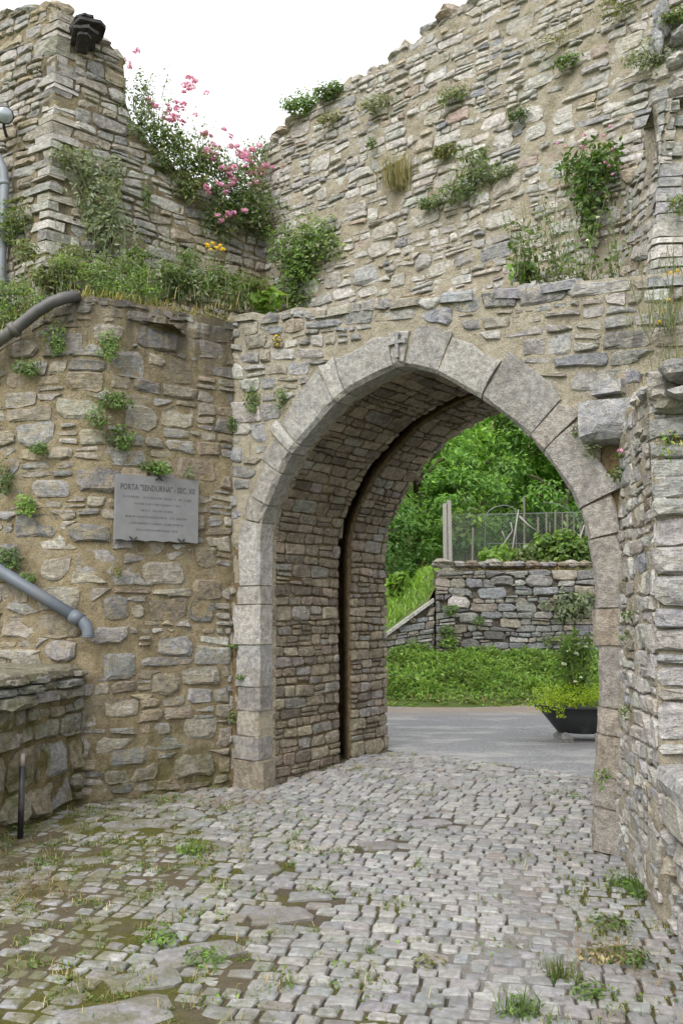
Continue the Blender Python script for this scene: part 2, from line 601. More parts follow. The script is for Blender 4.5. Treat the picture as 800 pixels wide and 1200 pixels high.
def lay(polys, surf, parent, mat, pal, rnd, name='stone', limit=285, proud=(0.015, 0.045), deep=0.05, ok=None, chip=0.4, minarea=0.0006, stuff_name=None, spread=0.18):
    if ok:
        polys = [c for c in (clip_poly(p, ok) for p in polys) if c]
    polys = [p for p in polys if area(p) > minarea]
    polys.sort(key=area, reverse=True)
    g = Geo()
    for i, p in enumerate(polys):
        vs, fs = stone_shape(p, surf, rnd, proud, deep, chip)
        t = tint_pick(pal, rnd, spread)
        if i < limit:
            c = sum(vs[len(p):2 * len(p)], V3((0, 0, 0))) / len(p)
            mesh_obj(name, vs, fs, mat, parent, t, False, c)
        else:
            g.add(vs, fs, t)
    if g.v:
        geo_obj(stuff_name or 'small_' + name + 's', g, mat, parent, False, None, True)
    return len(polys)

def block(g, pts8, jit, rnd, tint):
    vs = [V3(p) + V3((rnd.uniform(-jit, jit), rnd.uniform(-jit, jit), rnd.uniform(-jit, jit))) for p in pts8]
    g.add(vs, [(0, 3, 2, 1), (4, 5, 6, 7), (0, 1, 5, 4), (1, 2, 6, 5), (2, 3, 7, 6), (3, 0, 4, 7)], tint)

def broken(ps, a0, a1, z0, z1, n, wr, hr, rnd, gap, ok=None):
    """drop larger stones into the coursing; the small ones give way around them"""
    bigs = []
    for _ in range(n * 6):
        if len(bigs) >= n:
            break
        w_, h_ = rnd.uniform(*wr), rnd.uniform(*hr)
        a, z = rnd.uniform(a0, a1 - w_), rnd.uniform(z0, z1 - h_)
        if any(a < b[0] + b[2] + .03 and b[0] < a + w_ + .03 and z < b[1] + b[3] + .03 and b[1] < z + h_ + .03 for b in bigs):
            continue
        bigs.append((a, z, w_, h_))
    free = lambda a, z: not any(b[0] - gap < a < b[0] + b[2] + gap and b[1] - gap < z < b[1] + b[3] + gap for b in bigs)
    out = [c for c in (clip_poly(p, free) for p in ps) if c]
    for a, z, w_, h_ in bigs:
        j = lambda: rnd.uniform(-.14, .14) * h_
        out.append(round_quad([(a + j(), z + j()), (a + w_ + j(), z + j()), (a + w_ + j(), z + h_ + j()), (a + j(), z + h_ + j())], rnd, 1, (.05, .4)))
    return out

# ------------------------------------------------------------------ the gate wall
def catmull(P, k=6):
    out = []
    for i in range(len(P) - 1):
        p0, p1, p2, p3 = P[max(i - 1, 0)], P[i], P[i + 1], P[min(i + 2, len(P) - 1)]
        for j in range(k):
            u = j / k
            out.append(tuple(0.5 * (2 * p1[c] + (p2[c] - p0[c]) * u + (2 * p0[c] - 5 * p1[c] + 4 * p2[c] - p3[c]) * u * u + (3 * p1[c] - p0[c] - 3 * p2[c] + p3[c]) * u ** 3) for c in (0, 1)))
    out.append(tuple(P[-1]))
    return out
LEFT = [(0.07, -0.05), (0.07, 1.1), (0.06, 2.1), (0.09, 2.40), (0.15, 2.56), (0.32, 2.84), (0.45, 3.01), (0.62, 3.16), (0.92, 3.385), (1.12, 3.475), (1.4, 3.56), (1.66, 3.61)]
RIGHT = [(1.66, 3.61), (2.01, 3.47), (2.4, 3.21), (2.62, 3.03), (2.79, 2.86), (2.95, 2.66), (3.12, 2.38), (3.2, 2.13), (3.24, 1.8), (3.25, 1.5), (3.24, 1.04), (3.2, 0.5), (3.17, -0.05)]
PROF = catmull(LEFT)[:-1] + catmull(RIGHT)
PQ = [0.0]
for i in range(1, len(PROF)):
    PQ.append(PQ[-1] + math.hypot(PROF[i][0] - PROF[i - 1][0], PROF[i][1] - PROF[i - 1][1]))
def prof(q):
    """point and inward normal of the opening's outline at arc length q"""
    q = max(0.0, min(PQ[-1] - 1e-4, q))
    lo, hi = 0, len(PQ) - 1
    while hi - lo > 1:
        m = (lo + hi) // 2
        if PQ[m] <= q:
            lo = m
        else:
            hi = m
    u = (q - PQ[lo]) / (PQ[hi] - PQ[lo])
    s = PROF[lo][0] + (PROF[hi][0] - PROF[lo][0]) * u
    z = PROF[lo][1] + (PROF[hi][1] - PROF[lo][1]) * u
    i0, i1 = max(0, lo - 1), min(len(PROF) - 1, hi + 1)
    ts, tz = PROF[i1][0] - PROF[i0][0], PROF[i1][1] - PROF[i0][1]
    l = math.hypot(ts, tz)
    return s, z, tz / l, -ts / l
def q_near(s, z):
    i = min(range(len(PROF)), key=lambda k: (PROF[k][0] - s) ** 2 + (PROF[k][1] - z) ** 2)
    return PQ[i]
def prof_z(s):
    if s <= 0.1 or s >= 3.22:
        return 2.2
    for i in range(1, len(PROF)):
        a, b = PROF[i - 1], PROF[i]
        if a[1] > 1.9 and b[1] > 1.9 and min(a[0], b[0]) <= s <= max(a[0], b[0]):
            return a[1] + (b[1] - a[1]) * (s - a[0]) / ((b[0] - a[0]) or 1)
    return 2.2

T_FRONT, T_SLOT, T_END = 1.2, 1.41, 2.04       # depth of the front vault, of the slot behind it, of the rear wall
gate_path = Path([tuple(gate(-0.45, 0, 0)[:2]), tuple(gate(4.6, 0, 0)[:2])])
def gsurf(s, z, d=0.0):
    return gate(s, -d, z)
def gate_top(s):
    return 4.45 - 0.148 * (s + 0.19) + 0.035 * nz(s, 0, 3, 3.0)
gateway = thing('stone_gateway', 'pointed arch gateway of rubble stone with grey dressed voussoirs and a cross on its keystone', 'archway', gate(1.66, 0, 0))
rg = random.Random(11)
g = Geo()
wall_core(g, gsurf, -0.42, -0.06, lambda s: -0.05, gate_top, T_FRONT, seed=1, dfun=lambda a, z: -0.02 if z < 2.2 else 0)
wall_core(g, gsurf, -0.06, 3.32, lambda s: max(2.05, prof_z(s) + 0.14), gate_top, T_FRONT, seed=1)
wall_core(g, gsurf, 3.32, 4.6, lambda s: -0.05, gate_top, T_FRONT, seed=1, dfun=lambda a, z: -0.16 * sst(2.9, 2.7, z) * sst(3.3, 3.36, a))
geo_obj('mortar_core', g, M_MORTAR_PALE, gateway, True)
# inner skin of the front vault
def vsurf(q, n, d=0.0):
    s, z, ns, nz_ = prof(q)
    return gate(s + ns * d, n, z + nz_ * d)
def rear_inset(q):
    return 0.05
def vault_skin(n0, n1, inset, seed, chase=0.0, back=0.45):
    g = Geo()
    nq, nn = 190, max(3, int((n1 - n0) / 0.04))
    vs, fs = [], []
    for i in range(nq + 1):
        q = PQ[-1] * i / nq
        for j in range(nn + 1):
            n = n0 + (n1 - n0) * j / nn
            p = vsurf(q, n)
            vs.append(vsurf(q, n, inset + 0.016 * fbm(p.x, p.y, p.z + seed, 5.5, 4)))
    for i in range(nq):
        for j in range(nn):
            k = i * (nn + 1) + j
            fs.append((k, k + nn + 1, k + nn + 2, k + 1))
    o = len(vs)                                   # faces towards the slot and outside: ring wall behind the skin
    for e, j in ((0, 0), (1, nn)):
        for i in range(nq + 1):
            q = PQ[-1] * i / nq
            vs.append(vsurf(q, n0 if e == 0 else n1, inset - 0.012 if chase and e == 0 else -back))
    for i in range(nq):
        a, b = i * (nn + 1), (i + 1) * (nn + 1)
        fs.append((a, o + i, o + i + 1, b))
        a, b = a + nn, b + nn
        fs.append((a, b, o + nq + 1 + i + 1, o + nq + 1 + i))
    if chase:                                      # unseen cavity added behind the lip so the portcullis slot goes dark
        c = len(vs)
        for n, d in ((n0, inset - 0.012), (n0 + 0.03, -0.16), (n0 + chase, -0.16), (n0 + chase, -back), (T_FRONT - 0.02, -back)):
            vs += [vsurf(PQ[-1] * i / nq, n, d) for i in range(nq + 1)]
        for k in range(4):
            for i in range(nq):
                a = c + k * (nq + 1) + i
                fs.append((a, a + 1, a + nq + 2, a + nq + 1))
    g.add(vs, fs)
    return g
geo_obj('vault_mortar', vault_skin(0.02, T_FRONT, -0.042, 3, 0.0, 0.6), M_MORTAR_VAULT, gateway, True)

# dressed ring: pieces along the outline, q0..q1, face width, depth of the reveal
def ring_piece(name, q0, q1, wo0, wo1, tint, proud=0.02, depth=0.19, cham=0.035, inset=0.0, wob=0.022):
    g = Geo()
    wo0 += rg.uniform(-.05, .035)
    wo1 += rg.uniform(-.05, .035)
    proud *= rg.uniform(.5, 1.5)
    k = max(2, int((q1 - q0) / 0.12))
    vs, fs = [], []
    gap = 0.006
    for i in range(k + 1):
        u = i / k
        q = q0 + gap + (q1 - q0 - 2 * gap) * u
        w = wo0 + (wo1 - wo0) * u + rg.uniform(-wob, wob)
        s, z, ns, nzz = prof(q)
        jx = lambda: rg.uniform(-0.009, 0.009)
        sec = [(-w, 0.12), (-w + 0.006, -proud * 0.6), (-w + 0.022, -proud), (-w * 0.5, -proud - 0.004 + jx()), (-cham + jx() + inset, -proud), (jx() * .7 + inset, cham - proud), (inset - 0.008, depth * 0.6), (inset - 0.012, depth), (-0.1, depth + 0.02)]
        for d, n in sec:
            vs.append(gate(s + ns * d, n + jx() * 0.6, z + nzz * d))
    m = 9
    for i in range(k):
        for j in range(m - 1):
            a = i * m + j
            fs.append((a, a + 1, a + m + 1, a + m))
        fs.append((i * m + m - 1, i * m, (i + 1) * m, (i + 1) * m + m - 1))
    fs.append(tuple(range(m)))
    fs.append(tuple(range(k * m + m - 1, k * m - 1, -1)))
    c = sum(vs, V3((0, 0, 0))) / len(vs)
    kk = rg.uniform(0.84, 1.14)
    wm = rg.uniform(0.93, 1.0)
    tint = (tint[0] * kk, tint[1] * kk * (1 + wm) / 2, tint[2] * kk * wm)
    return mesh_obj(name, vs, fs, M_DRESSED, gateway, tint, False, c)
LG, LW, LT = (0.315, 0.312, 0.30), (0.385, 0.378, 0.355), (0.34, 0.29, 0.235)
g = Geo()                                             # mortar bed in the joints of the ring
vs, fs = [], []
SECM = [(-0.25, 0.1), (-0.25, -0.004), (-0.03, -0.004), (-0.012, 0.022), (-0.02, 0.25)]
for i in range(161):
    s, z, ns, nzz = prof(PQ[-1] * i / 160)
    vs += [gate(s + ns * d, n + rg.uniform(-.003, .003), z + nzz * d) for d, n in SECM]
for i in range(160):
    for j in range(4):
        a = i * 5 + j
        fs.append((a, a + 1, a + 6, a + 5))
g.add(vs, fs)
geo_obj('ring_mortar', g, M_MORTAR_PALE, gateway, True)
def zq(z):
    return q_near(0.07, z)
jl = [(-0.05, 0.17, 0.34, 0.34, (0.27, 0.24, 0.19), .05), (0.17, 0.51, 0.30, 0.31, LG, 0), (0.51, 0.63, 0.29, 0.29, (0.30, 0.28, 0.24), -.01), (0.63, 0.96, 0.31, 0.30, LG, 0), (0.96, 1.26, 0.30, 0.31, LG, 0), (1.26, 1.69, 0.31, 0.30, LW, .0), (1.69, 1.79, 0.31, 0.31, (0.31, 0.30, 0.28), .005), (1.79, 2.42, 0.29, 0.27, LW, 0)]
for a, b, w0, w1, t, ins in jl:
    ring_piece('jamb_stone', zq(a), zq(b), w0, w1, t, inset=ins)
qa = zq(2.42)
ql = [q_near(0.16, 2.57), q_near(0.32, 2.84), q_near(0.44, 3.0), q_near(0.54, 3.09), q_near(0.95, 3.405), q_near(1.1, 3.47), q_near(1.575, 3.60)]
prev = qa
for i, (qe, w0, w1, t) in enumerate(zip(ql, (.27, .25, .30, .40, .33, .38, .36), (.26, .27, .26, .42, .38, .37, .30), ((0.29, 0.28, 0.26), LW, LG, LW, LG, LW, LW))):
    ring_piece('voussoir', prev, qe, w0, w1, t)
    prev = qe
key = ring_piece('keystone', prev, q_near(1.72, 3.59), .31, .31, LG, proud=0.035, depth=0.2)
prev = q_near(1.72, 3.59)
for qe, w0, w1, t in ((q_near(2.01, 3.47), .36, .34, LG), (q_near(2.4, 3.21), .30, .33, LW), (q_near(2.79, 2.86), .44, .42, LG), (q_near(2.88, 2.74), .36, .36, (0.33, 0.31, 0.28)), (q_near(3.165, 2.28), .34, .30, (0.32, 0.31, 0.295)), (q_near(3.21, 2.1), .26, .26, (0.35, 0.33, 0.3))):
    ring_piece('voussoir', prev, qe, w0, w1, t)
    prev = qe
for zb_, t, ins in ((1.60, (0.30, 0.28, 0.255), 0), (1.36, LT, 0.025), (0.98, (0.29, 0.27, 0.25), -.01), (0.78, (0.32, 0.29, .25), 0.0), (0.52, (0.33, 0.29, 0.24), .008), (0.27, (0.30, 0.27, .24), .015), (0.02, (0.27, 0.25, 0.225), .012), (-0.05, (0.27, 0.25, 0.225), .0)):
    qe = max(PQ[k] for k in range(len(PQ))) if zb_ < -0.04 else q_near(3.22, zb_)
    if qe - prev > 0.03:
        ring_piece('jamb_stone', prev, qe, .26, .27, t, inset=ins)
    prev = qe
# cross on the keystone
g = Geo()
kc = gate(1.655, -0.047, 3.765)
rot = math.atan2(GU.y, GU.x)
g.box(kc, (0.028, 0.03, 0.2), rot)
g.box(kc + V3((0, 0, 0.03)) - GN * 0.003, (0.15, 0.03, 0.026), rot)
for e in (-0.076, 0.076):
    g.box(kc + GU * e + V3((0, 0, 0.03)) - GN * 0.001, (0.02, 0.03, 0.045), rot)
g.box(kc + V3((0, 0, 0.1)) - GN * 0.001, (0.05, 0.03, 0.02), rot)
g.t = [(0.3, 0.3, 0.3)] * len(g.v)
cross = geo_obj('cross', g, M_DRESSED, key)
# ring as a mask for the rubble
def in_ring(s, z, m=0.0):
    if z < 2.2:
        return -0.27 - m < s < 3.52 + m
    best = min(((PROF[k][0] - s) ** 2 + (PROF[k][1] - z) ** 2, k) for k in range(0, len(PROF), 2))
    if z < prof_z(s) and 0.05 < s < 3.25:
        return True
    wd = 0.29 if s < 0.5 else (0.38 if s < 2.2 else 0.41)
    return math.sqrt(best[0]) < wd + m
def gate_ok(s, z):
    if not (-0.36 < s < 4.5) or z > gate_top(s) - 0.015:
        return False
    if s > 3.15 and z < 3.1:
        return False
    if s > 3.62 and z < 3.3:
        return False
    return not in_ring(s, z, 0.0)
polys = cells(-0.36, 4.5, 0.0, 4.75, (0.08, 0.15), (1.3, 3.2), rg, wave=0.05, tilt=-0.12, gap=0.026, seed=2, split=0.3)
polys = broken(polys, -0.3, 4.3, 0.2, 4.3, 34, (.2, .36), (.12, .19), rg, .018)
lay(polys, gsurf, gateway, M_STONE_PALE, PAL_GATE, rg, ok=gate_ok, proud=(0.0, 0.03))
# coping stones along the broken top edge
a = -0.36
while a < 4.4:
    wd = rg.uniform(0.10, 0.42)
    if rg.random() < 0.3:
        a += wd * .6
        continue
    dz = rg.uniform(-.05, -.01)
    p = round_quad([(a, -0.05), (a + wd - 0.02, -0.05), (a + wd - 0.02, 0.36), (a, 0.36)], rg)
    vs, fs = stone_shape(p, lambda x, y, d: gate(x, y + 0.02, gate_top(x) + dz + d), rg, (0.03, 0.06))
    mesh_obj('coping_stone', vs, fs, M_STONE_PALE, gateway, tint_pick(PAL_GATE, rg), False, sum(vs, V3()) / len(vs))
    a += wd
# vault stones: long courses running into the passage
def vault_stones(parent, n0, n1, inset, seed, hr, wr, limit):
    r = random.Random(seed)
    sf = lambda n, q, d: vsurf(q, n, inset + d)
    ps = cells(n0 + 0.01, n1, 0.05, PQ[-1] - 1.9, hr, wr, r, wave=0.03, gap=0.014, split=0.15, seed=seed)
    lay(ps, sf, parent, M_STONE_VAULT, PAL_VAULT, r, name='vault_stone', limit=limit, proud=(0.002, 0.024), spread=0.16)
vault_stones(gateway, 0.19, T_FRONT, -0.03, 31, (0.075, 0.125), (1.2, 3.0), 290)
# corbel with its rounded underside
g = Geo()
k = 9
sec = [(-0.1, 2.72), (0.06, 2.725), (0.12, 2.745), (0.16, 2.785), (0.18, 2.84), (0.185, 2.93), (0.175, 3.005), (0.0, 3.03), (-0.12, 2.9)]
vs, fs = [], []
for i in range(6):
    s = 3.245 + 0.365 * i / 5
    for d, z in sec:
        vs.append(gate(s + rg.uniform(-.004, .004), -d + rg.uniform(-.008, .008), z + rg.uniform(-.008, .008) + 0.01 * math.sin(i)))
for i in range(5):
    for j in range(k):
        a, b = i * k + j, i * k + (j + 1) % k
        fs.append((a, b, b + k, a + k))
fs.append(tuple(range(k))[::-1])
fs.append(tuple(5 * k + j for j in range(k)))
mesh_obj('corbel', vs, fs, M_DRESSED, gateway, (0.33, 0.335, 0.35), False, gate(3.4, 0, 2.9))
geo_obj('corbel_bed_stone', (lambda gg: (gg.box(gate(3.41, 0.0, 3.13), (0.2, 0.2, 0.09), rot, 0.015, (0.33, 0.33, 0.34)), gg)[1])(Geo()), M_STONE_PALE, gateway)

# ------------------------------------------------------------------ the tall ruined wall behind, with the rear arch
B0 = gate(0, T_SLOT, 0)
def bsurf(s, z, d=0.0):
    return gate(s, T_SLOT - d + 0.012 * z - 0.05, z)
BT = [(-1.9, 6.3), (-1.5, 6.9), (-1.38, 7.22), (-1.1, 7.3), (-0.82, 7.44), (-0.45, 7.47), (-0.17, 7.52), (0.0, 7.62), (0.1, 7.5), (0.3, 7.58), (0.43, 7.53), (0.62, 7.62), (0.75, 7.72), (0.85, 7.62), (1.09, 7.76), (1.3, 7.80), (1.6, 7.78), (2.2, 8.1), (3.0, 8.4), (5.2, 8.6)]
def interp(tab, x):
    if x <= tab[0][0]:
        return tab[0][1]
    for (a, b), (c, d) in zip(tab, tab[1:]):
        if x <= c:
            return b + (d - b) * (x - a) / (c - a)
    return tab[-1][1]
def back_top(s):
    return interp(BT, s) + 0.05 * nz(s, 9, 0, 5.0) + 0.03 * nz(s, 3, 0, 14.0)
ruin = thing('ruined_wall', 'tall pale ruined curtain wall rising behind the arch with a broken stepped top', 'wall', gate(1.6, T_SLOT + 0.3, 0))
rb = random.Random(21)
g = Geo()
wall_core(g, bsurf, -1.9, -0.5, lambda s: -0.05, back_top, T_END - T_SLOT + 0.05, cell=0.032, rough=0.026, seed=5)
wall_core(g, bsurf, -0.5, 3.8, lambda s: 4.12 - 0.3 * abs(s - 1.66) ** 1.2, back_top, T_END - T_SLOT + 0.05, cell=0.032, rough=0.026, seed=5)
wall_core(g, bsurf, 3.8, 5.2, lambda s: -0.05, back_top, T_END - T_SLOT + 0.05, cell=0.05, rough=0.02, seed=5)
geo_obj('mortar_core', g, M_MORTAR_PALE, ruin, True)
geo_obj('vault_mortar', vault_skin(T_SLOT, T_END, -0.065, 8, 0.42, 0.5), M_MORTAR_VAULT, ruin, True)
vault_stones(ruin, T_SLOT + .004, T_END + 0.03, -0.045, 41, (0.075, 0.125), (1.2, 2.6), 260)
def back_ok(s, z):
    return -1.86 < s < 5.1 and z < back_top(s) - 0.02
ps = cells(-1.86, 4.6, 4.0, 8.6, (0.06, 0.115), (1.2, 3.2), rb, wave=0.04, tilt=-0.015, gap=0.016, seed=7, split=0.3)
ps = broken(ps, -1.5, 4.4, 4.6, 8.2, 90, (.18, .34), (.1, .18), rb, .012)
def sized(ps):
    out = []
    for p in ps:                                    # plaster hides part of the stones here and there
        ca, cz = p[0][0], p[0][1]
        m = fbm(ca, cz, 2.0, 1.1, 2)
        if m > 0.4 and rb.random() < 0.5:
            continue
        out.append(p)
    return out
lay(sized(ps), bsurf, ruin, M_STONE_PALE, PAL_BACK, rb, ok=back_ok, proud=(-0.002, 0.03), limit=290, stuff_name='small_stones')
# rocks of the broken top and of the stub at its right end
def rock(name, c, r, mat, tint, parent, rnd, n=9, flat=False):
    g = Geo()
    vs, fs = [], []
    off = rnd.uniform(0, 50)
    R, K = (8, 14) if n > 10 else (5, n)
    for i in range(R + 1):
        th = math.pi * i / R
        for j in range(K):
            ph = 2 * math.pi * (j + 0.5 * (i % 2)) / K
            d = V3((math.sin(th) * math.cos(ph), math.sin(th) * math.sin(ph), math.cos(th)))
            k = 1 + 0.38 * noise.noise(d * 1.3 + V3((off, 0, 0))) + (0.16 if n > 10 else 0.12) * noise.noise(d * 4 + V3((0, off, 0))) + (0.09 * noise.noise(V3((d.x * 6, d.y * 6, d.z * 14)) + V3((0, 0, off))) if n > 10 else 0)
            vs.append(V3(c) + V3((d.x * r[0], d.y * r[1], d.z * r[2])) * k)
    for i in range(R):
        for j in range(K):
            a, b = i * K + j, i * K + (j + 1) % K
            fs.append((a, a + K, b + K, b))
    return mesh_obj(name, vs, fs, mat, parent, tint, False, c)
s = -1.35
while s < 2.0:
    rock('top_stone', bsurf(s, back_top(s) - 0.01, -rb.uniform(0.03, 0.15)), (rb.uniform(.08, .19), rb.uniform(.1, .16), rb.uniform(.05, .10)), M_STONE_PALE, tint_pick(PAL_BACK, rb), ruin, rb)
    s += rb.uniform(0.14, 0.3)
for px, py, r, t in ((775, 22, (.07, .10, .16), BLUE), (768, 52, (.05, .10, .13), (0.35, 0.355, 0.37)), (800, 42, (.10, .14, .06), (0.3, 0.3, 0.31)), (797, 100, (.12, .14, .09), PALE), (792, 72, (.09, .1, .05), PALE)):
    p = on_plane(px, py, B0, GU, 0.03)
    rock('broken_stone', p, r, M_STONE_PALE, t, ruin, rb, 11)

# ------------------------------------------------------------------ buttress above the gate's right shoulder
btr_corner = gate(3.65, 0.42, 0)
btr_path = Path([tuple(gate(2.98, 1.40, 0)[:2]), tuple(btr_corner[:2]), tuple((btr_corner + V3((1.0, -0.12, 0)))[:2])], batter=0.16)
def bts(a, z, d=0.0):
    return btr_path(a, z - 4.4, d) + V3((0, 0, 4.4))
buttress = thing('stone_buttress', 'battered stone buttress above the right shoulder of the arch with a dark capping slab', 'buttress', btr_corner + V3((0, 0, 3.8)))
r2 = random.Random(5)
g = Geo()
wall_core(g, bts, 0.0, btr_path.L, lambda a: 3.55, lambda a: 5.42, 0.3, cell=0.05, rough=0.02, seed=11)
geo_obj('mortar_core', g, M_MORTAR_PALE, buttress, True)
LA = btr_path.s[1]
lay(cells(0.02, LA - 0.005, 3.7, 5.9, (0.06, 0.12), (2.0, 4.5), r2, wave=0.03, tilt=-0.3, gap=0.012, seed=3), bts, buttress, M_STONE_PALE, PAL_FLANK, r2, proud=(0.0, 0.022), chip=0.5, ok=lambda a, z: z < 5.41)
lay(cells(LA + 0.26, btr_path.L, 3.7, 5.38, (0.09, 0.17), (1.5, 3.2), r2, wave=0.03, gap=0.02, seed=4), bts, buttress, M_STONE_PALE, PAL_GATE, r2, proud=(0.005, 0.04))
z = 3.72
while z < 5.33:                                      # thin slates that turn the corner
    h = r2.uniform(0.05, 0.13)
    la, lb = r2.uniform(.05, .14), r2.uniform(.12, .32)
    e = r2.uniform(.01, .035)
    vs = []
    for zz in (z + .003, z + h - .008):
        for a, d in ((LA - la, -.06), (LA - la, e), (LA - 0.012, e + .01), (LA + .012, e + .01), (LA + lb, e), (LA + lb, -.06)):
            vs.append(bts(a, zz + (.05 * (LA - a) if a < LA else 0), d) + V3((r2.uniform(-.008, .008), r2.uniform(-.008, .008), r2.uniform(-.006, .006))))
    fs = [tuple(range(5, -1, -1)), tuple(range(6, 12))] + [(i, (i + 1) % 6, 6 + (i + 1) % 6, 6 + i) for i in range(6)]
    mesh_obj('quoin', vs, fs, M_STONE_PALE, buttress, tint_pick([(4, PALE), (3, GREY), (2, BLUE)], r2), False, vs[0])
    z += h
g = Geo()
for i, (a0, a1) in enumerate(((LA - 0.75, LA + 0.3), (LA + 0.31, LA + 0.95))):
    vs = [bts(a, z, d) + V3((r2.uniform(-.01, .01), r2.uniform(-.01, .01), r2.uniform(-.012, .012))) for z in (5.40, 5.50) for a, d in ((a0, .03), ((a0 + a1) / 2, .05), (a1, .03), (a1, -.32), ((a0 + a1) / 2, -.32), (a0, -.3))]
    fs = [(0, 1, 7, 6), (1, 2, 8, 7), (2, 3, 9, 8), (3, 4, 10, 9), (4, 5, 11, 10), (5, 0, 6, 11), (6, 7, 8, 9, 10, 11), (5, 4, 3, 2, 1, 0)]
    mesh_obj('capping_slab', vs, fs, M_STONE_PALE, buttress, (0.15, 0.15, 0.165), False, vs[0])

# ------------------------------------------------------------------ round bastion with the plaque
BP = V3((-2.09, 7.39, 0))
BU = V3((0.8368, 0.5475, 0))
bend = gate(-0.27, 0.02, 0)
bast_path = Path([(-4.6, 8.1), (-3.1, 7.45), (-2.16, 7.345), (bend.x, bend.y)], batter=0.006, rad=0.22)
BC = next(bast_path.s[i] for i in range(len(bast_path.q)) if bast_path.q[i].x > -2.2)     # corner, along the wall line
def bast_top(a):
    z = 4.40 + 0.03 * nz(a, 1, 0, 3) + 0.02 * nz(a, 4, 0, 9)
    x = bast_path.frame(a)[0].x
    return z - 0.46 * sst(-2.25, -3.3, x)
bastion = thing('stone_bastion', 'brown rubble bastion left of the arch that carries the grey stone plaque', 'bastion', BP)
rs = random.Random(3)
g = Geo()
def crease(a, z):
    return -0.012 * sst(bast_path.L - 0.12, bast_path.L - 0.02, a)
wall_core(g, bast_path, 0.3, bast_path.L, lambda a: -0.05, bast_top, 0.8, cell=0.034, rough=0.017, seed=13, dfun=crease)
geo_obj('mortar_core', g, M_MORTAR, bastion, True)
ps = cells(1.4, bast_path.L - 0.03, 0.03, 4.36, (0.075, 0.165), (1.2, 3.0), rs, wave=0.05, tilt=0.0, gap=0.024, seed=17, split=0.25)
ps = broken(ps, 1.5, bast_path.L - .1, 0.1, 4.2, 60, (.22, .40), (.13, .21), rs, .02)
def bast_ok(a, z):
    return z < bast_top(a) - 0.02
lay(ps, bast_path, bastion, M_STONE, PAL_BAST, rs, ok=bast_ok, proud=(-0.002, 0.026), limit=295, stuff_name='small_stones')
a = 1.5
while a < bast_path.L - 0.1:
    wd = rs.uniform(0.10, 0.40)
    if rs.random() < 0.3:
        a += wd * .6
        continue
    dz = rs.uniform(-.05, -.01)
    p = round_quad([(a, -0.04), (a + wd - 0.02, -0.04), (a + wd - 0.02, 0.3), (a, 0.3)], rs)
    vs, fs = stone_shape(p, lambda x, y, d: bast_path(x, bast_top(x) + dz + d, -y - 0.03), rs, (0.02, 0.05))
    mesh_obj('coping_stone', vs, fs, M_STONE, bastion, tint_pick(PAL_BAST, rs), False, sum(vs, V3()) / len(vs))
    a += wd

# plaque
PP0, PP1 = on_plane(137, 556, BP, BU, 0.06), on_plane(233, 560, BP, BU, 0.06)
PPC = (PP0 + PP1) / 2
plaque_w = (PP1 - PP0).length
bn = V3((BU.y, -BU.x, 0))
ptop = PP0.z + 0.01
pbot = on_plane(135, 632, BP, BU, 0.06).z
M_PLAQUE = plain_mat('plaque marble', (0.18, 0.182, 0.184), 0.8, var=0.34, scale=9.0, bmp=0.15)
M_LETTER = plain_mat('letter paint', (0.06, 0.06, 0.062), 0.8, var=0.2)
M_IRON = plain_mat('dark iron', (0.03, 0.03, 0.032), 0.6, var=0.3)
plaque = thing('stone_plaque', 'grey stone plaque with carved lettering fixed to the brown bastion wall', 'plaque', PPC)
g = Geo()
vs, fs = [], []
nx = 14
for d in (-0.05, 0.0):
    for zz, wv in ((pbot, 1), (ptop, 0.15)):
        for i in range(nx + 1):
            x = -plaque_w / 2 + plaque_w * i / nx
            e = 0.006 * math.sin(i * 2.2) * wv
            ex = (0.004 * math.sin(zz * 9) if i in (0, nx) else 0)
            vs.append(V3((PPC.x, PPC.y, 0)) + BU * (x + ex) + bn * d + V3((0, 0, zz + e)))
W = nx + 1
for i in range(nx):
    fs += [(2 * W + i, 2 * W + i + 1, 3 * W + i + 1, 3 * W + i), (i, W + i, W + i + 1, i + 1), (W + i, 3 * W + i, 3 * W + i + 1, W + i + 1), (i, i + 1, 2 * W + i + 1, 2 * W + i)]
fs += [(0, 2 * W, 3 * W, W), (nx, W + nx, 3 * W + nx, 2 * W + nx)]
mesh_obj('slab', vs, fs, M_PLAQUE, plaque, (.3, .3, .3), False, PPC)
def text_mesh(name, body, width, center, parent, mat, u, thick=0.0015):
    cu = bpy.data.curves.new(name, 'FONT')
    cu.body = body
    cu.align_x = 'CENTER'
    cu.align_y = 'CENTER'
    cu.size = 0.05
    cu.extrude = thick
    cu.resolution_u = 2
    tmp = bpy.data.objects.new(name + '_curve', cu)
    me = bpy.data.meshes.new_from_object(tmp)
    bpy.data.objects.remove(tmp)
    xs = [v.co.x for v in me.vertices]
    k = width / (max(xs) - min(xs))
    n = V3((u.y, -u.x, 0))
    for v in me.vertices:
        c = v.co.copy()
        v.co = u * c.x * k + V3((0, 0, c.y * k * 1.45)) + n * c.z
    me.materials.clear()
    me.materials.append(mat)
    return link(name, me, parent, center)
ph = ptop - pbot
text_mesh('lettering', 'PORTA "SENDURNA" - SEC. XII', plaque_w * 0.90, PPC.xy.to_3d() + bn * 0.001 + V3((0, 0, ptop - 0.19 * ph)), plaque, M_LETTER, BU)
M_FAINT = plain_mat('worn lettering', (0.105, 0.106, 0.109), 0.8, var=0.1)
g = Geo()                                           # the worn small print below: rows of strokes too faint to read
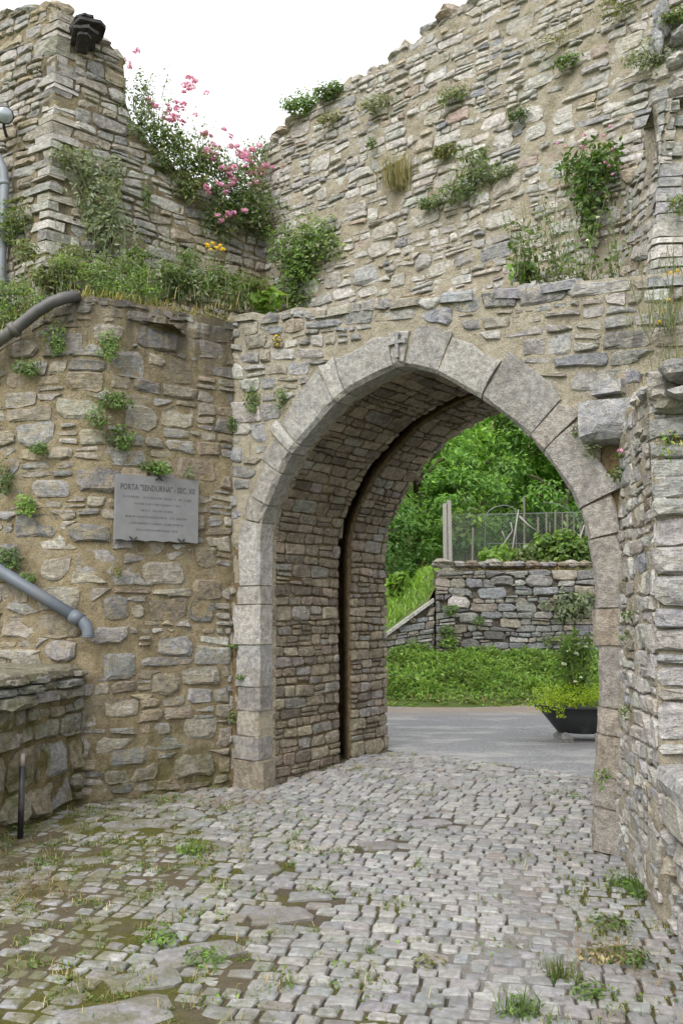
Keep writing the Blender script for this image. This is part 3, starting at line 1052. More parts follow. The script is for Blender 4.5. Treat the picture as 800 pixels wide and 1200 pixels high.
for k, (wf, zf) in enumerate(((0.82, 0.335), (0.56, 0.435), (0.40, 0.535), (0.76, 0.635), (0.66, 0.735), (0.5, 0.835))):
    x = -plaque_w * wf / 2
    while x < plaque_w * wf / 2:
        if rs.random() > 0.16:
            h = rs.uniform(0.6, 1.0) * 0.02
            g.box(PPC.xy.to_3d() + BU * (x) + bn * 0.0008 + V3((0, 0, ptop - zf * ph)), (rs.uniform(0.003, 0.008), 0.002, h), math.atan2(BU.y, BU.x))
        x += rs.uniform(0.009, 0.014)
geo_obj('worn_lettering', g, M_FAINT, plaque, stuff=True)
for xf, zt_ in ((-0.29, 0), (0.29, 0), (0.0, 1)):
    g = Geo()
    zc = ptop - 0.01 if zt_ else pbot + 0.012
    c = PPC.xy.to_3d() + BU * (xf * plaque_w) + bn * 0.008 + V3((0, 0, zc))
    sg = -1 if zt_ else 1
    for e in (-1, 1):
        g.tube([c + V3((0, 0, -0.012 * sg)), c + BU * (0.014 * e) + V3((0, 0, 0.006 * sg)), c + BU * (0.034 * e) + V3((0, 0, 0.02 * sg))], [0.007, 0.008, 0.005], 6)
    g.box(c - bn * 0.02 + V3((0, 0, -0.012 * sg)), (0.02, 0.06, 0.012), math.atan2(BU.y, BU.x))
    geo_obj('clamp', g, M_IRON, plaque, loc=c)

# ------------------------------------------------------------------ upper ruined tower on the left
TC = V3((-2.945, 8.2, 0))
TU = V3((0.7805, 0.6252, 0))
tow_path = Path([(-4.75, 9.18), (TC.x, TC.y), (TC.x + TU.x * 2.75, TC.y + TU.y * 2.75)], batter=0.0)
TA = tow_path.s[1]
TT = [(-2.0, 8.4), (-0.95, 8.13), (-0.6, 8.04), (-0.25, 8.02), (-0.1, 7.93), (0.0, 7.84), (0.15, 7.78), (0.42, 7.74), (0.6, 7.70), (0.74, 7.62), (0.80, 7.40), (0.80, 7.1), (0.88, 6.85), (1.1, 6.70), (1.32, 6.56), (1.76, 6.45), (2.22, 6.33), (2.75, 6.2)]
def tow_top(a):
    return interp(TT, a - TA) + 0.03 * nz(a, 3, 0, 6)
def tsurf(a, z, d=0.0):
    k = 0.03 * (z - 6.0)                              # slight batter about mid height
    return tow_path(a, z, d - k)
tower = thing('ruined_tower', 'broken corner of a ruined stone tower above the bastion, its wall falling away in steps', 'ruin', TC + V3((0, 0, 4)))
rt = random.Random(9)
g = Geo()
wall_core(g, tsurf, 0.0, tow_path.L, lambda a: 3.2, tow_top, 0.55, cell=0.045, rough=0.026, seed=19)
geo_obj('mortar_core', g, M_MORTAR, tower, True)
tow_ok = lambda a, z: z < tow_top(a) - 0.02
lay(cells(0.85, TA - 0.22, 4.4, 8.4, (0.07, 0.13), (1.6, 3.8), rt, wave=0.05, gap=0.018, seed=23) +
    cells(TA + 0.22, tow_path.L - 0.02, 4.4, 8.0, (0.07, 0.14), (1.4, 3.2), rt, wave=0.06, gap=0.02, seed=24), tsurf, tower, M_STONE_PALE, PAL_TOWER, rt, ok=tow_ok, proud=(0.002, 0.034), limit=220, stuff_name='small_stones')
# quoins: long and short flat stones that turn the corner
z = 4.3
k = 0
while z < 7.75:
    h = rt.choice((0.045, 0.06, 0.075, 0.09, 0.125)) * rt.uniform(.9, 1.15)
    la, lb = (0.17, 0.34) if k % 2 else (0.30, 0.16)
    la *= rt.uniform(.6, 1.3)
    lb *= rt.uniform(.6, 1.3)
    if rt.random() < 0.08:
        z += h * .6
        k += 1
        continue
    o1, o2 = 0.022, 0.022
    cz = lambda zz: V3((0, 0, 0))
    U1 = (V3((tow_path.q[0].x, tow_path.q[0].y, 0)) - TC).normalized()
    corner = lambda zz: tsurf(TA - 1e-3, zz, 0) * 0.5 + tsurf(TA + 1e-3, zz, 0) * 0.5
    n1, n2 = tow_path.normal(TA - 0.3), tow_path.normal(TA + 0.3)
    vs = []
    for zz in (z + 0.004, z + h - 0.008):
        kk = 0.03 * (zz - 6.0)
        c = TC + V3((0, 0, zz)) - (n1 + n2) * kk * 0.8
        e = rt.uniform(-0.004, 0.028)
        vs += [c + (n1 + n2) * e * 0.9, c + TU * lb * rt.uniform(.95, 1.05) + n2 * e, c + TU * lb - n2 * 0.08, c + (U1 + TU) * 0.1 - n1 * .1, c + U1 * la - n1 * 0.08, c + U1 * la * rt.uniform(.95, 1.05) + n1 * e]
    vs = [v + V3((rt.uniform(-.012, .012), rt.uniform(-.012, .012), rt.uniform(-.008, .008))) for v in vs]
    fs = [tuple(range(5, -1, -1)), tuple(range(6, 12))] + [(i, (i + 1) % 6, 6 + (i + 1) % 6, 6 + i) for i in range(6)]
    mesh_obj('quoin', vs, fs, M_STONE_PALE, tower, tint_pick([(3, WARM), (3, PALE), (2, GREY)], rt), False, vs[0])
    z += h
    k += 1
for k_, (px, py, sx, sz_) in enumerate(((96, 30, .2, .035), (103, 37, .32, .05), (99, 46, .26, .045), (97, 53, .14, .03))):
    g = Geo()
    c = on_plane(px, py, TC, TU, 0.08)
    ang = math.atan2(TU.y, TU.x) + rt.uniform(-.3, .3)
    q = round_quad([(-sx / 2, -.2), (sx / 2, -.2), (sx / 2, .2), (-sx / 2, .2)], rt, 2, (.1, .5))
    sf = lambda a, b, d: c + V3((a * math.cos(ang) - b * math.sin(ang), a * math.sin(ang) + b * math.cos(ang), -d + .12 * a))
    vs, fs = stone_shape(q, sf, rt, (sz_ * .5, sz_ * .7), sz_ * .5, .8)
    fs.append(tuple(range(len(q))))
    mesh_obj('projecting_rock', vs, fs, M_DARKROCK, tower, (0.07, 0.064, 0.066), False, c)
for a in np.arange(TA - 0.9, TA + 2.7, 0.2):
    rock('top_stone', tsurf(a, tow_top(a) - 0.02, -0.08), (rt.uniform(.09, .16), rt.uniform(.09, .14), rt.uniform(.05, .09)), M_STONE_PALE, tint_pick(PAL_TOWER, rt), tower, rt)

# ------------------------------------------------------------------ right flank wall and low parapet
FA, FB, FC_ = V3((1.83, 5.80, 0)), V3((1.665, 4.60, 0)), V3((3.4, 4.35, 0))
fl_path = Path([(1.93, 6.35), (FB.x, FB.y), (FC_.x, FC_.y)], batter=0.0)
def fsurf(a, z, d=0.0):
    return fl_path(a, z, d - 0.035 * (z - 0.8))
FLc = fl_path.s[1]
def fl_top(a):
    return 2.98 - 0.14 * min(1.0, a / FLc) + 0.04 * nz(a, 7, 0, 4)
flank = thing('flank_wall', 'pale stone flank wall on the right with squared corner stones facing the arch', 'wall', FB)
rf = random.Random(13)
g = Geo()
wall_core(g, fsurf, 0.0, fl_path.L, lambda a: -0.05, fl_top, 0.5, cell=0.035, rough=0.03, seed=29)
geo_obj('mortar_core', g, M_MORTAR_PALE, flank, True)
lay(cells(0.3, FLc - 0.03, 0.06, 2.95, (0.07, 0.14), (1.0, 2.4), rf, wave=0.05, gap=0.014, seed=31), fsurf, flank, M_STONE_PALE, PAL_FLANK, rf, ok=lambda a, z: z < fl_top(a) - .02, proud=(0.0, 0.022), chip=0.6, limit=290)
z = 0.86
while z < 2.85:                                      # squared blocks of the near face, turning the corner
    h = rf.choice((.07, .11, .13, .16, .2)) * rf.uniform(.9, 1.1)
    x = FLc + 0.0
    while x < fl_path.L - 0.3:
        wd = rf.uniform(0.14, 0.5)
        r_ = x + wd
        jj = lambda: rf.uniform(-.012, .012)
        q = round_quad([(x + 0.006, z + jj()), (r_ - 0.016, z + jj()), (r_ - 0.016, z + h - 0.02 + jj()), (x + 0.006, z + h - 0.02 + jj())], rf, 1, (0.05, 0.3))
        vs, fs = stone_shape(q, lambda a, zz, d: fsurf(max(a, FLc + 0.004), zz, d), rf, (0.015, 0.05), 0.08)
        mesh_obj('squared_stone', vs, fs, M_STONE_PALE, flank, tint_pick([(5, (.335, .33, .32)), (3, (.36, .34, .305)), (1, (.30, .30, .305))], rf, .1), False, vs[0])
        x = r_
    z += h
for px, py, dy, r_, t in ((795, 436, 4.55, (.10, .10, .07), DARK), (762, 462, 4.85, (.09, .10, .05), GREY), (782, 470, 4.62, (.13, .1, .05), WARM), (752, 468, 5.2, (.07, .1, .05), PALE), (806, 462, 4.5, (.13, .1, .04), GREY)):
    rock('top_stone', at_y(px, py, dy), r_, M_STONE_PALE, t, flank, rf)

lp_path = Path([(1.672, 4.56), (1.52, 3.45), (1.35, 2.6)], batter=0.0)
parapet = thing('low_parapet', 'low rubble parapet at the right edge topped by a grey coping slab', 'wall', (1.55, 3.7, 0))
rp = random.Random(15)
g = Geo()
wall_core(g, lp_path, 0.0, lp_path.L, lambda a: -0.05, lambda a: 0.66, 0.7, cell=0.04, rough=0.03, seed=37)
geo_obj('mortar_core', g, M_MORTAR_PALE, parapet, True)
lay(cells(0.02, lp_path.L - 0.03, 0.04, 0.64, (0.10, 0.2), (0.9, 2.0), rp, wave=0.04, gap=0.022, seed=39), lp_path, parapet, M_STONE_PALE, PAL_FLANK, rp, proud=(0.01, 0.05), chip=1.0)
for a0, a1 in ((0.0, 0.95), (0.96, 1.98)):
    vs, fs = [], []
    k = 8
    for i in range(k + 1):
        a = a0 + (a1 - a0) * i / k
        for d, z in ((-0.7, 0.665), (0.0, 0.665), (0.035, 0.68), (0.04, 0.74), (0.02, 0.79), (-0.03, 0.81), (-0.35, 0.815), (-0.7, 0.81)):
            vs.append(lp_path(a, z + rp.uniform(-.008, .008), d + rp.uniform(-.012, .012)))
    m = 8
    for i in range(k):
        for j in range(m):
            p, q = i * m + j, i * m + (j + 1) % m
            fs.append((p, q, q + m, p + m))
    fs.append(tuple(range(m))[::-1])
    fs.append(tuple(k * m + j for j in range(m)))
    mesh_obj('coping_slab', vs, fs, M_DRESSED, parapet, (0.35, 0.345, 0.34), False, vs[0])

# ------------------------------------------------------------------ low stone platform bottom left
pf_path = Path([(-2.84, 4.3), (-2.50, 5.95), (-2.16, 7.36)], batter=0.02)
platform = thing('stone_platform', 'mossy low stone platform with an earthy slab top beside the bastion', 'platform', (-2.4, 6.4, 0))
rq = random.Random(17)
g = Geo()
wall_core(g, pf_path, 0.0, pf_path.L, lambda a: -0.05, lambda a: 1.05, 1.6, cell=0.04, rough=0.035, seed=41)
geo_obj('mortar_core', g, M_MORTAR_BLOCK, platform, True)
lay(cells(0.05, pf_path.L - 0.02, 0.04, 0.86, (0.16, 0.30), (1.0, 1.9), rq, wave=0.05, gap=0.03, seed=43, split=0.15), pf_path, platform, M_BLOCK, PAL_BLOCK, rq, proud=(0.015, 0.06), chip=0.8)
lay(cells(0.05, pf_path.L - 0.02, 0.88, 1.04, (0.05, 0.075), (3.0, 7.0), rq, wave=0.02, gap=0.012, seed=44, split=0.0), pf_path, platform, M_BLOCK, PAL_BLOCK, rq, proud=(0.03, 0.09), chip=0.6)
for (a0, a1, d0) in ((0.05, 1.0, .06), (1.02, 1.75, .09), (1.77, 2.5, .06), (2.52, 3.08, .03)):
    k = 6
    vs, fs = [], []
    for i in range(k + 1):
        a = a0 + (a1 - a0) * i / k
        e = d0 + rq.uniform(-.03, .03)
        for d, z in ((-1.5, 1.05), (e - 0.03, 1.05), (e, 1.075), (e - 0.01, 1.115), (e - 0.06, 1.14), (-0.5, 1.145), (-1.5, 1.15)):
            vs.append(pf_path(a, z + rq.uniform(-.012, .012), d))
    m = 7
    for i in range(k):
        for j in range(m):
            p, q = i * m + j, i * m + (j + 1) % m
            fs.append((p, q, q + m, p + m))
    fs.append(tuple(range(m))[::-1])
    fs.append(tuple(k * m + j for j in range(m)))
    mesh_obj('top_slab', vs, fs, M_BLOCK, platform, (0.2, 0.185, 0.135), False, vs[0])

# ------------------------------------------------------------------ ground: base, paving bed, cobbles, slabs, road, bank
def grass_mat(name, a, b):
    m, t, bs, out = nodes(name)
    pos = N(t, 'ShaderNodeNewGeometry').outputs['Position']
    c = mixc(t, noise_n(t, pos, 3.0, 5, 0.7), a, b)
    c = mixc(t, ramp(t, noise_n(t, pos, 0.8, 4, 0.6), 0.5, 0.7, 0, 0.5), c, (0.11, 0.095, 0.045))
    t.links.new(c, bs.inputs['Base Color'])
    bs.inputs['Roughness'].default_value = 1.0
    bs.inputs['Specular IOR Level'].default_value = 0.1
    bump(t, bs, [(noise_n(t, pos, 18.0, 5, 0.7), 0.8, 0.05)])
    return m
M_TURF = grass_mat('turf', (0.08, 0.12, 0.03), (0.13, 0.175, 0.05))
M_SOIL = grass_mat('soil', (0.075, 0.058, 0.036), (0.13, 0.10, 0.06))

def bed_mat():
    m, t, b, out = nodes('paving bed')
    pos = N(t, 'ShaderNodeNewGeometry').outputs['Position']
    a = N(t, 'ShaderNodeAttribute', attribute_name='tint').outputs['Color']
    sep = N(t, 'ShaderNodeSeparateXYZ')
    t.links.new(a, sep.inputs[0])
    mid = noise_n(t, pos, 16.0, 5, 0.7)
    fine = noise_n(t, pos, 120.0, 4, 0.75)
    c = mixc(t, mid, (0.075, 0.06, 0.042), (0.17, 0.145, 0.105))
    c = mixc(t, sep.outputs['X'], c, mixc(t, mid, (0.06, 0.062, 0.016), (0.17, 0.155, 0.045)))
    c = mixc(t, sep.outputs['Y'], c, mixc(t, mid, (0.10, 0.078, 0.052), (0.20, 0.165, 0.12)))
    c = mixc(t, sep.outputs['Z'], c, mixc(t, mid, (0.25, 0.235, 0.215), (0.33, 0.315, 0.29)))
    c = mixc(t, ramp(t, fine, 0.3, 0.7), mixc(t, 1.0, c, (0.6, 0.6, 0.6), 'MULTIPLY'), c)
    t.links.new(c, b.inputs['Base Color'])
    b.inputs['Roughness'].default_value = 1.0
    b.inputs['Specular IOR Level'].default_value = 0.1
    bump(t, b, [(mid, 0.6, 0.02), (fine, 0.9, 0.012)])
    return m

base = Geo()
vs, fs = [], []
rings = [0, 14, 24, 40, 70, 130, 400]
K = 40
for i, r in enumerate(rings):
    for j in range(K):
        an = 2 * math.pi * j / K
        x, y = r * math.cos(an), 6 + r * math.sin(an)
        vs.append((x, y, -0.09))
for i in range(len(rings) - 1):
    for j in range(K):
        a, b = i * K + j, i * K + (j + 1) % K
        fs.append((a, a + K, b + K, b))
structure(mesh_obj('ground', vs, fs, M_TURF, None, (.3, .3, .3), True))

# moss and dirt follow the damp left side and the foot of the right wall
def moss_amt(x, y):
    left = sst(0.7, -1.3, x + 0.22 * (y - 5)) * sst(9.0, 7.0, y)
    rt_ = sst(0.95, 1.45, x + 0.0) * sst(6.2, 5.2, y) * 0.75
    n = fbm(x, y, 4.0, 1.7, 3)
    return max(0.0, min(1.0, max(left, rt_) * 1.15 + n * 0.75 - 0.25))
def mortar_amt(x, y):
    """pale worn strip of mortar along the wheel track"""
    cx = 0.95 + 0.16 * (y - 5)
    return sst(0.55, 0.1, abs(x - cx)) * sst(7.2, 5.5, y) * sst(-0.25, 0.25, fbm(x, y, 9.0, 2.2, 3) + 0.05)
PV = Geo()
X0, X1, Y0, Y1, ST = -4.2, 4.4, 1.6, 10.6, 0.04
nxx, nyy = int((X1 - X0) / ST), int((Y1 - Y0) / ST)
vs, fs, ts = [], [], []
for j in range(nyy + 1):
    y = Y0 + j * ST
    for i in range(nxx + 1):
        x = X0 + i * ST
        m = moss_amt(x, y)
        p = mortar_amt(x, y)
        z = ground_z(x, y) - 0.006 + 0.008 * fbm(x, y, 1.0, 6.0, 2) + 0.012 * sst(0.55, 1.0, m) + 0.010 * p
        vs.append((x, y, z))
        d = sst(0.05, 0.45, fbm(x, y, 14.0, 1.3, 3) + 0.5 * m - 0.25)
        ts.append((sst(0.15, 0.5, m) * (1 - 0.6 * d), 0.65 * d * sst(0.15, 0.5, m), p))
idx = lambda i, j: j * (nxx + 1) + i
for j in range(nyy):
    for i in range(nxx):
        x, y = X0 + (i + .5) * ST, Y0 + (j + .5) * ST
        if gate_n(x, y) < 2.1:
            fs.append((idx(i, j), idx(i + 1, j), idx(i + 1, j + 1), idx(i, j + 1)))
me = bpy.data.meshes.new('paving')
me.from_pydata(vs, [], fs)
put_tint(me, np.array(ts, dtype=np.float32))
me.polygons.foreach_set('use_smooth', np.ones(len(fs), dtype=bool))
me.materials.append(bed_mat())
paving = structure(link('paving', me))

def cobble_mat():
    m, t, b, out = nodes('cobble stone')
    pos = N(t, 'ShaderNodeNewGeometry').outputs['Position']
    tint = N(t, 'ShaderNodeAttribute', attribute_name='tint').outputs['Color']
    mid = noise_n(t, pos, 26.0, 5, 0.65)
    fine = noise_n(t, pos, 140.0, 4, 0.7)
    c = mixc(t, ramp(t, mid, 0.3, 0.72), mixc(t, 1.0, tint, (0.74, 0.73, 0.72), 'MULTIPLY'), mixc(t, 1.0, tint, (1.16, 1.16, 1.17), 'MULTIPLY'))
    c = mixc(t, ramp(t, noise_n(t, pos, 7.0, 5, 0.6), 0.52, 0.75, 0, 0.45), c, (0.15, 0.125, 0.09))
    # dust and moss caught in the gaps and along the damp side
    sep = N(t, 'ShaderNodeSeparateXYZ')
    t.links.new(pos, sep.inputs[0])
    xx = math_n(t, 'ADD', sep.outputs['X'], math_n(t, 'MULTIPLY', sep.outputs['Y'], 0.22))
    f = math_n(t, 'MULTIPLY', ramp(t, xx, -0.9, 1.5, 1.0, 0.0), ramp(t, noise_n(t, pos, 3.0, 7, 0.78), 0.42, 0.56, 0, 0.92))
    c = mixc(t, f, c, mixc(t, fine, (0.06, 0.062, 0.018), (0.15, 0.138, 0.05)))
    t.links.new(c, b.inputs['Base Color'])
    b.inputs['Roughness'].default_value = 0.82
    b.inputs['Specular IOR Level'].default_value = 0.3
    bump(t, b, [(mid, 0.55, 0.02), (fine, 0.55, 0.008)])
    return m
M_COB = cobble_mat()
rc = random.Random(19)
# street line: rows of setts across a gently curving way
def heading(b):
    return math.radians(12 + 24 * sst(4.5, 9.5, b))
CL = [(0.0, 0.0)]
for i in range(1, 260):
    h = heading(i * 0.05)
    CL.append((CL[-1][0] + math.sin(h) * 0.05, CL[-1][1] + math.cos(h) * 0.05))
def street(a, b):
    i = max(0, min(len(CL) - 2, int(b / 0.05)))
    u = b / 0.05 - i
    h = heading(b)
    x = CL[i][0] + (CL[i + 1][0] - CL[i][0]) * u
    y = CL[i][1] + (CL[i + 1][1] - CL[i][1]) * u
    return -0.2 + x + a * math.cos(h), y - a * math.sin(h)
SLABS = [(140, 1190, .44, .26, .5), (235, 1117, .40, .22, .45), (165, 1150, .34, .20, .5), (330, 1075, .34, .2, .3), (445, 992, .28, .18, .2), (160, 968, .5, .3, .4), (215, 955, .34, .2, .4), (310, 1020, .24, .16, .3), (100, 1010, .26, .17, .4), (362, 1050, .24, .17, .25), (505, 965, .32, .2, .3), (580, 912, .34, .2, -.4)]
slab_pos = [(gnd(px, py), lx, ly, rr) for px, py, lx, ly, rr in SLABS]
def walled(x, y, m=0.0):
    s, n = gate_s(x, y), gate_n(x, y)
    if n > 2.08:
        return True
    if n > -0.05 + m and (s < 0.06 or s > 3.2):
        return True
    if n > -0.1 and s > 3.38:
        return True
    if x > 1.665 + (y - 4.6) * 0.137 + 0.03 and 2 < y < 5.85:
        return True
    # bastion and platform
    if (V3((x, y, 0)) - BP).dot(bn) < 0.05 and x < -0.6 and y > 7.0:
        return True
    if x < -2.50 + (y - 5.95) * 0.22 + 0.05 and y > 3.5:
        return True
    return False
def cob_surf(a, b, d):
    x, y = street(a, b)
    return V3((x, y, ground_z(x, y) + d))
cob = []
b = 2.0
row = 0
while b < 11.0:
    h = rc.uniform(0.075, 0.11)
    a = -4.2 + rc.uniform(0, 0.1)
    while a < 3.9:
        wd = rc.uniform(0.08, 0.155)
        x, y = street(a + wd / 2, b + h / 2)
        m = moss_amt(x, y)
        skip = walled(x, y) or y < 2.4 or abs(x) > y * 0.62 + 0.5
        if not skip:
            for p, lx, ly, rr in slab_pos:
                dx, dy = x - p.x, y - p.y
                u_, v_ = dx * math.cos(rr) + dy * math.sin(rr), -dx * math.sin(rr) + dy * math.cos(rr)
                if abs(u_) < lx / 2 + 0.03 and abs(v_) < ly / 2 + 0.03:
                    skip = True
        if not skip and m > 0.85 and rc.random() < 0.12:
            skip = True
        if not skip:
            g_ = 0.013 if m < 0.3 else 0.017
            wv = lambda a_: 0.05 * nz(a_, b * 2, 1.0, 0.9)
            j = lambda: rc.uniform(-0.006, 0.006)
            q = [(a + g_ / 2 + j(), b + g_ / 2 + wv(a) + j()), (a + wd - g_ / 2 + j(), b + g_ / 2 + wv(a + wd) + j()), (a + wd - g_ / 2 + j(), b + h - g_ / 2 + wv(a + wd) + j()), (a + g_ / 2 + j(), b + h - g_ / 2 + wv(a) + j())]
            cob.append((math.hypot(x, y), round_quad(q, rc, 1, (0.05, 0.15), 0.03), m, x, y))
        a += wd
    b += h
    row += 1
cob.sort(key=lambda c: c[0])
def cobble(poly, lift, tiltx, tilty):
    n = len(poly)
    ca = sum(p[0] for p in poly) / n
    cb = sum(p[1] for p in poly) / n
    vs, fs = [], []
    top = 0.010 + lift
    for a, b in poly:
        vs.append(cob_surf(a, b, -0.05))
    for a, b in poly:
        vs.append(cob_surf(a, b, top - 0.007 * rc.uniform(0.6, 1.4) + tiltx * (a - ca) + tilty * (b - cb)))
    for a, b in poly:
        k = rc.uniform(0.80, 0.90)
        vs.append(cob_surf(ca + (a - ca) * k, cb + (b - cb) * k, top + rc.uniform(-.002, .002) + tiltx * (a - ca) + tilty * (b - cb)))
    vs.append(cob_surf(ca, cb, top + rc.uniform(-0.001, 0.003)))
    for r in range(2):
        for i in range(n):
            j = (i + 1) % n
            fs.append((r * n + i, r * n + j, (r + 1) * n + j, (r + 1) * n + i))
    for i in range(n):
        fs.append((2 * n + i, 2 * n + (i + 1) % n, 3 * n))
    return vs, fs
PAL_COB = [(4, (0.258, 0.254, 0.244)), (3, (0.285, 0.278, 0.264)), (2, (0.228, 0.228, 0.226)), (1.4, (0.335, 0.327, 0.31)), (.4, (0.235, 0.215, 0.195))]
rest = Geo()
nvis = 0
for d, poly, m, x, y in cob:
    vs, fs = cobble(poly, rc.uniform(-0.008, 0.006), rc.uniform(-.055, .055), rc.uniform(-.055, .055))
    t = tint_pick(PAL_COB, rc, 0.12)
    inview = abs(x) < y * 0.42 + 0.05 and y > 3.05
    if inview and nvis < 290:
        nvis += 1
        o = mesh_obj('cobble', vs, fs, M_COB, paving, t, False, vs[-1])
    else:
        rest.add(vs, fs, t)
geo_obj('cobbles', rest, M_COB, paving, False, None, True)
for p, lx, ly, rr in slab_pos:
    q = [(-lx / 2, -ly / 2), (lx / 2, -ly / 2), (lx / 2, ly / 2), (-lx / 2, ly / 2)]
    q = [(x + rc.uniform(-.03, .03), y + rc.uniform(-.03, .03)) for x, y in q]
    pl = round_quad(q, rc, 2, (0.06, 0.2))
    ca, sa = math.cos(rr), math.sin(rr)
    sf = lambda a, b, d: V3((p.x + a * ca - b * sa, p.y + a * sa + b * ca, ground_z(p.x, p.y) + d))
    vs, fs = stone_shape(pl, sf, rc, (0.012, 0.018), 0.05, 0.1)
    mesh_obj('paving_slab', vs, fs, M_COB, paving, tint_pick([(1, (0.205, 0.20, 0.19)), (1, (0.24, 0.235, 0.228))], rc, .08), False, p)

# gravelly road beyond the gate
def road_mat():
    m, t, b, out = nodes('worn asphalt')
    pos = N(t, 'ShaderNodeNewGeometry').outputs['Position']
    fine = noise_n(t, pos, 55.0, 5, 0.9)
    big = noise_n(t, scaled(t, pos, (0.7, 1.6, 1)), 1.3, 6, 0.72)
    c = mixc(t, ramp(t, fine, 0.36, 0.64), (0.10, 0.10, 0.103), (0.36, 0.36, 0.363))
    c = mixc(t, ramp(t, big, 0.48, 0.6, 0, 0.7), c, mixc(t, fine, (0.33, 0.32, 0.30), (0.44, 0.43, 0.41)))
    sep = N(t, 'ShaderNodeSeparateXYZ')
    t.links.new(pos, sep.inputs[0])
    f = math_n(t, 'MULTIPLY', ramp(t, sep.outputs['Y'], 12.0, 13.7, 0, 1), ramp(t, noise_n(t, pos, 2.4, 5, 0.7), 0.32, 0.56, 0, 0.9))
    c = mixc(t, f, c, mixc(t, fine, (0.24, 0.17, 0.11), (0.38, 0.30, 0.22)))
    t.links.new(c, b.inputs['Base Color'])
    b.inputs['Roughness'].default_value = 0.95
    bump(t, b, [(fine, 0.8, 0.02), (big, 0.3, 0.05)])
    return m
vs, fs = [], []
nx_, ny_ = 60, 30
for j in range(ny_ + 1):
    for i in range(nx_ + 1):
        s = -14 + 32 * i / nx_
        v = j / ny_
        x0, y0 = gate(s, 2.06, 0).x, gate(s, 2.06, 0).y
        x = x0
        y = y0 + (14.3 - y0) * v
        vs.append((x, y, ground_z(x, y) + 0.02 * fbm(x, y, 0, .6, 2)))
for j in range(ny_):
    for i in range(nx_):
        a = j * (nx_ + 1) + i
        fs.append((a, a + 1, a + nx_ + 2, a + nx_ + 1))
structure(mesh_obj('road', vs, fs, road_mat(), None, (.3, .3, .3), True))

def bank_z(x, y):
    e = 13.75 + 0.25 * nz(x, 1, 0, 0.8)
    return 0.06 + 0.68 * sst(e - 0.1, 16.0, y) ** 0.9 + 0.05 * sst(e, e + 0.3, y) + 0.03 * fbm(x, y, 0, 2.0, 2) * sst(e, e + .5, y)
vs, fs = [], []
nx_, ny_ = 120, 30
for j in range(ny_ + 1):
    for i in range(nx_ + 1):
        x, y = -14 + 32 * i / nx_, 13.4 + 2.75 * j / ny_
        vs.append((x, y, bank_z(x, y) + 0.01 if y > 13.6 else 0.0))
for j in range(ny_):
    for i in range(nx_):
        a = j * (nx_ + 1) + i
        fs.append((a, a + 1, a + nx_ + 2, a + nx_ + 1))
structure(mesh_obj('grass_bank', vs, fs, M_TURF, None, (.3, .3, .3), True))
# garden terrace and hillside behind it
def hill_z(x, y):
    right = sst(1.62, 1.9, x)
    flat = 2.32 + 0.03 * (y - 16)
    slope = 1.76 + (max(x, -0.7) - 1.74) * 0.72 + 0.40 * min(1.2, y - 16.1)
    z = flat * right + min(slope, 4.2 + 0.1 * (y - 22)) * (1 - right)
    return z + 0.38 * max(0.0, y - 21) * sst(21, 26, y) + 0.06 * fbm(x, y, 3, 1.2, 2)
vs, fs = [], []
nx_, ny_ = 130, 70
for j in range(ny_ + 1):
    for i in range(nx_ + 1):
        x, y = -20 + 46 * i / nx_, 16.12 + 40 * (j / ny_) ** 1.6
        vs.append((x, y, hill_z(x, y)))
for j in range(ny_):
    for i in range(nx_):
        a = j * (nx_ + 1) + i
        fs.append((a, a + 1, a + nx_ + 2, a + nx_ + 1))
structure(mesh_obj('hillside', vs, fs, M_TURF, None, (.3, .3, .3), True))
# soil on the bastion and on the gate's ledge
vs, fs = [], []
nn_ = 30
for j in range(nn_ + 1):
    for i in range(nn_ + 1):
        x = -4.4 + 3.9 * i / nn_
        v = j / nn_
        front = min(bast_path.q, key=lambda q: abs(q.x - x))
        y0 = front.y + 0.1
        y = y0 + (10.6 - y0) * v
        z = 4.22 - 0.46 * sst(-2.25, -3.3, x) + 0.75 * sst(0.0, 1.0, v) + 0.05 * fbm(x, y, 2, 3, 3)
        vs.append((x, y, z))
for j in range(nn_):
    for i in range(nn_):
        a = j * (nn_ + 1) + i
        fs.append((a, a + 1, a + nn_ + 2, a + nn_ + 1))
structure(mesh_obj('terrace_soil', vs, fs, M_SOIL, None, (.3, .3, .3), True))
vs, fs = [], []
for i in range(41):
    s = -0.3 + 4.7 * i / 40
    for n in (0.12, 0.5, 0.9, 1.32):
        vs.append(gate(s, n, gate_top(s) - 0.05 + 0.06 * n + 0.04 * nz(s, n, 0, 4)))
for i in range(40):
    for j in range(3):
        a = i * 4 + j
        fs.append((a, a + 4, a + 5, a + 1))
structure(mesh_obj('ledge_soil', vs, fs, M_SOIL, None, (.3, .3, .3), True))

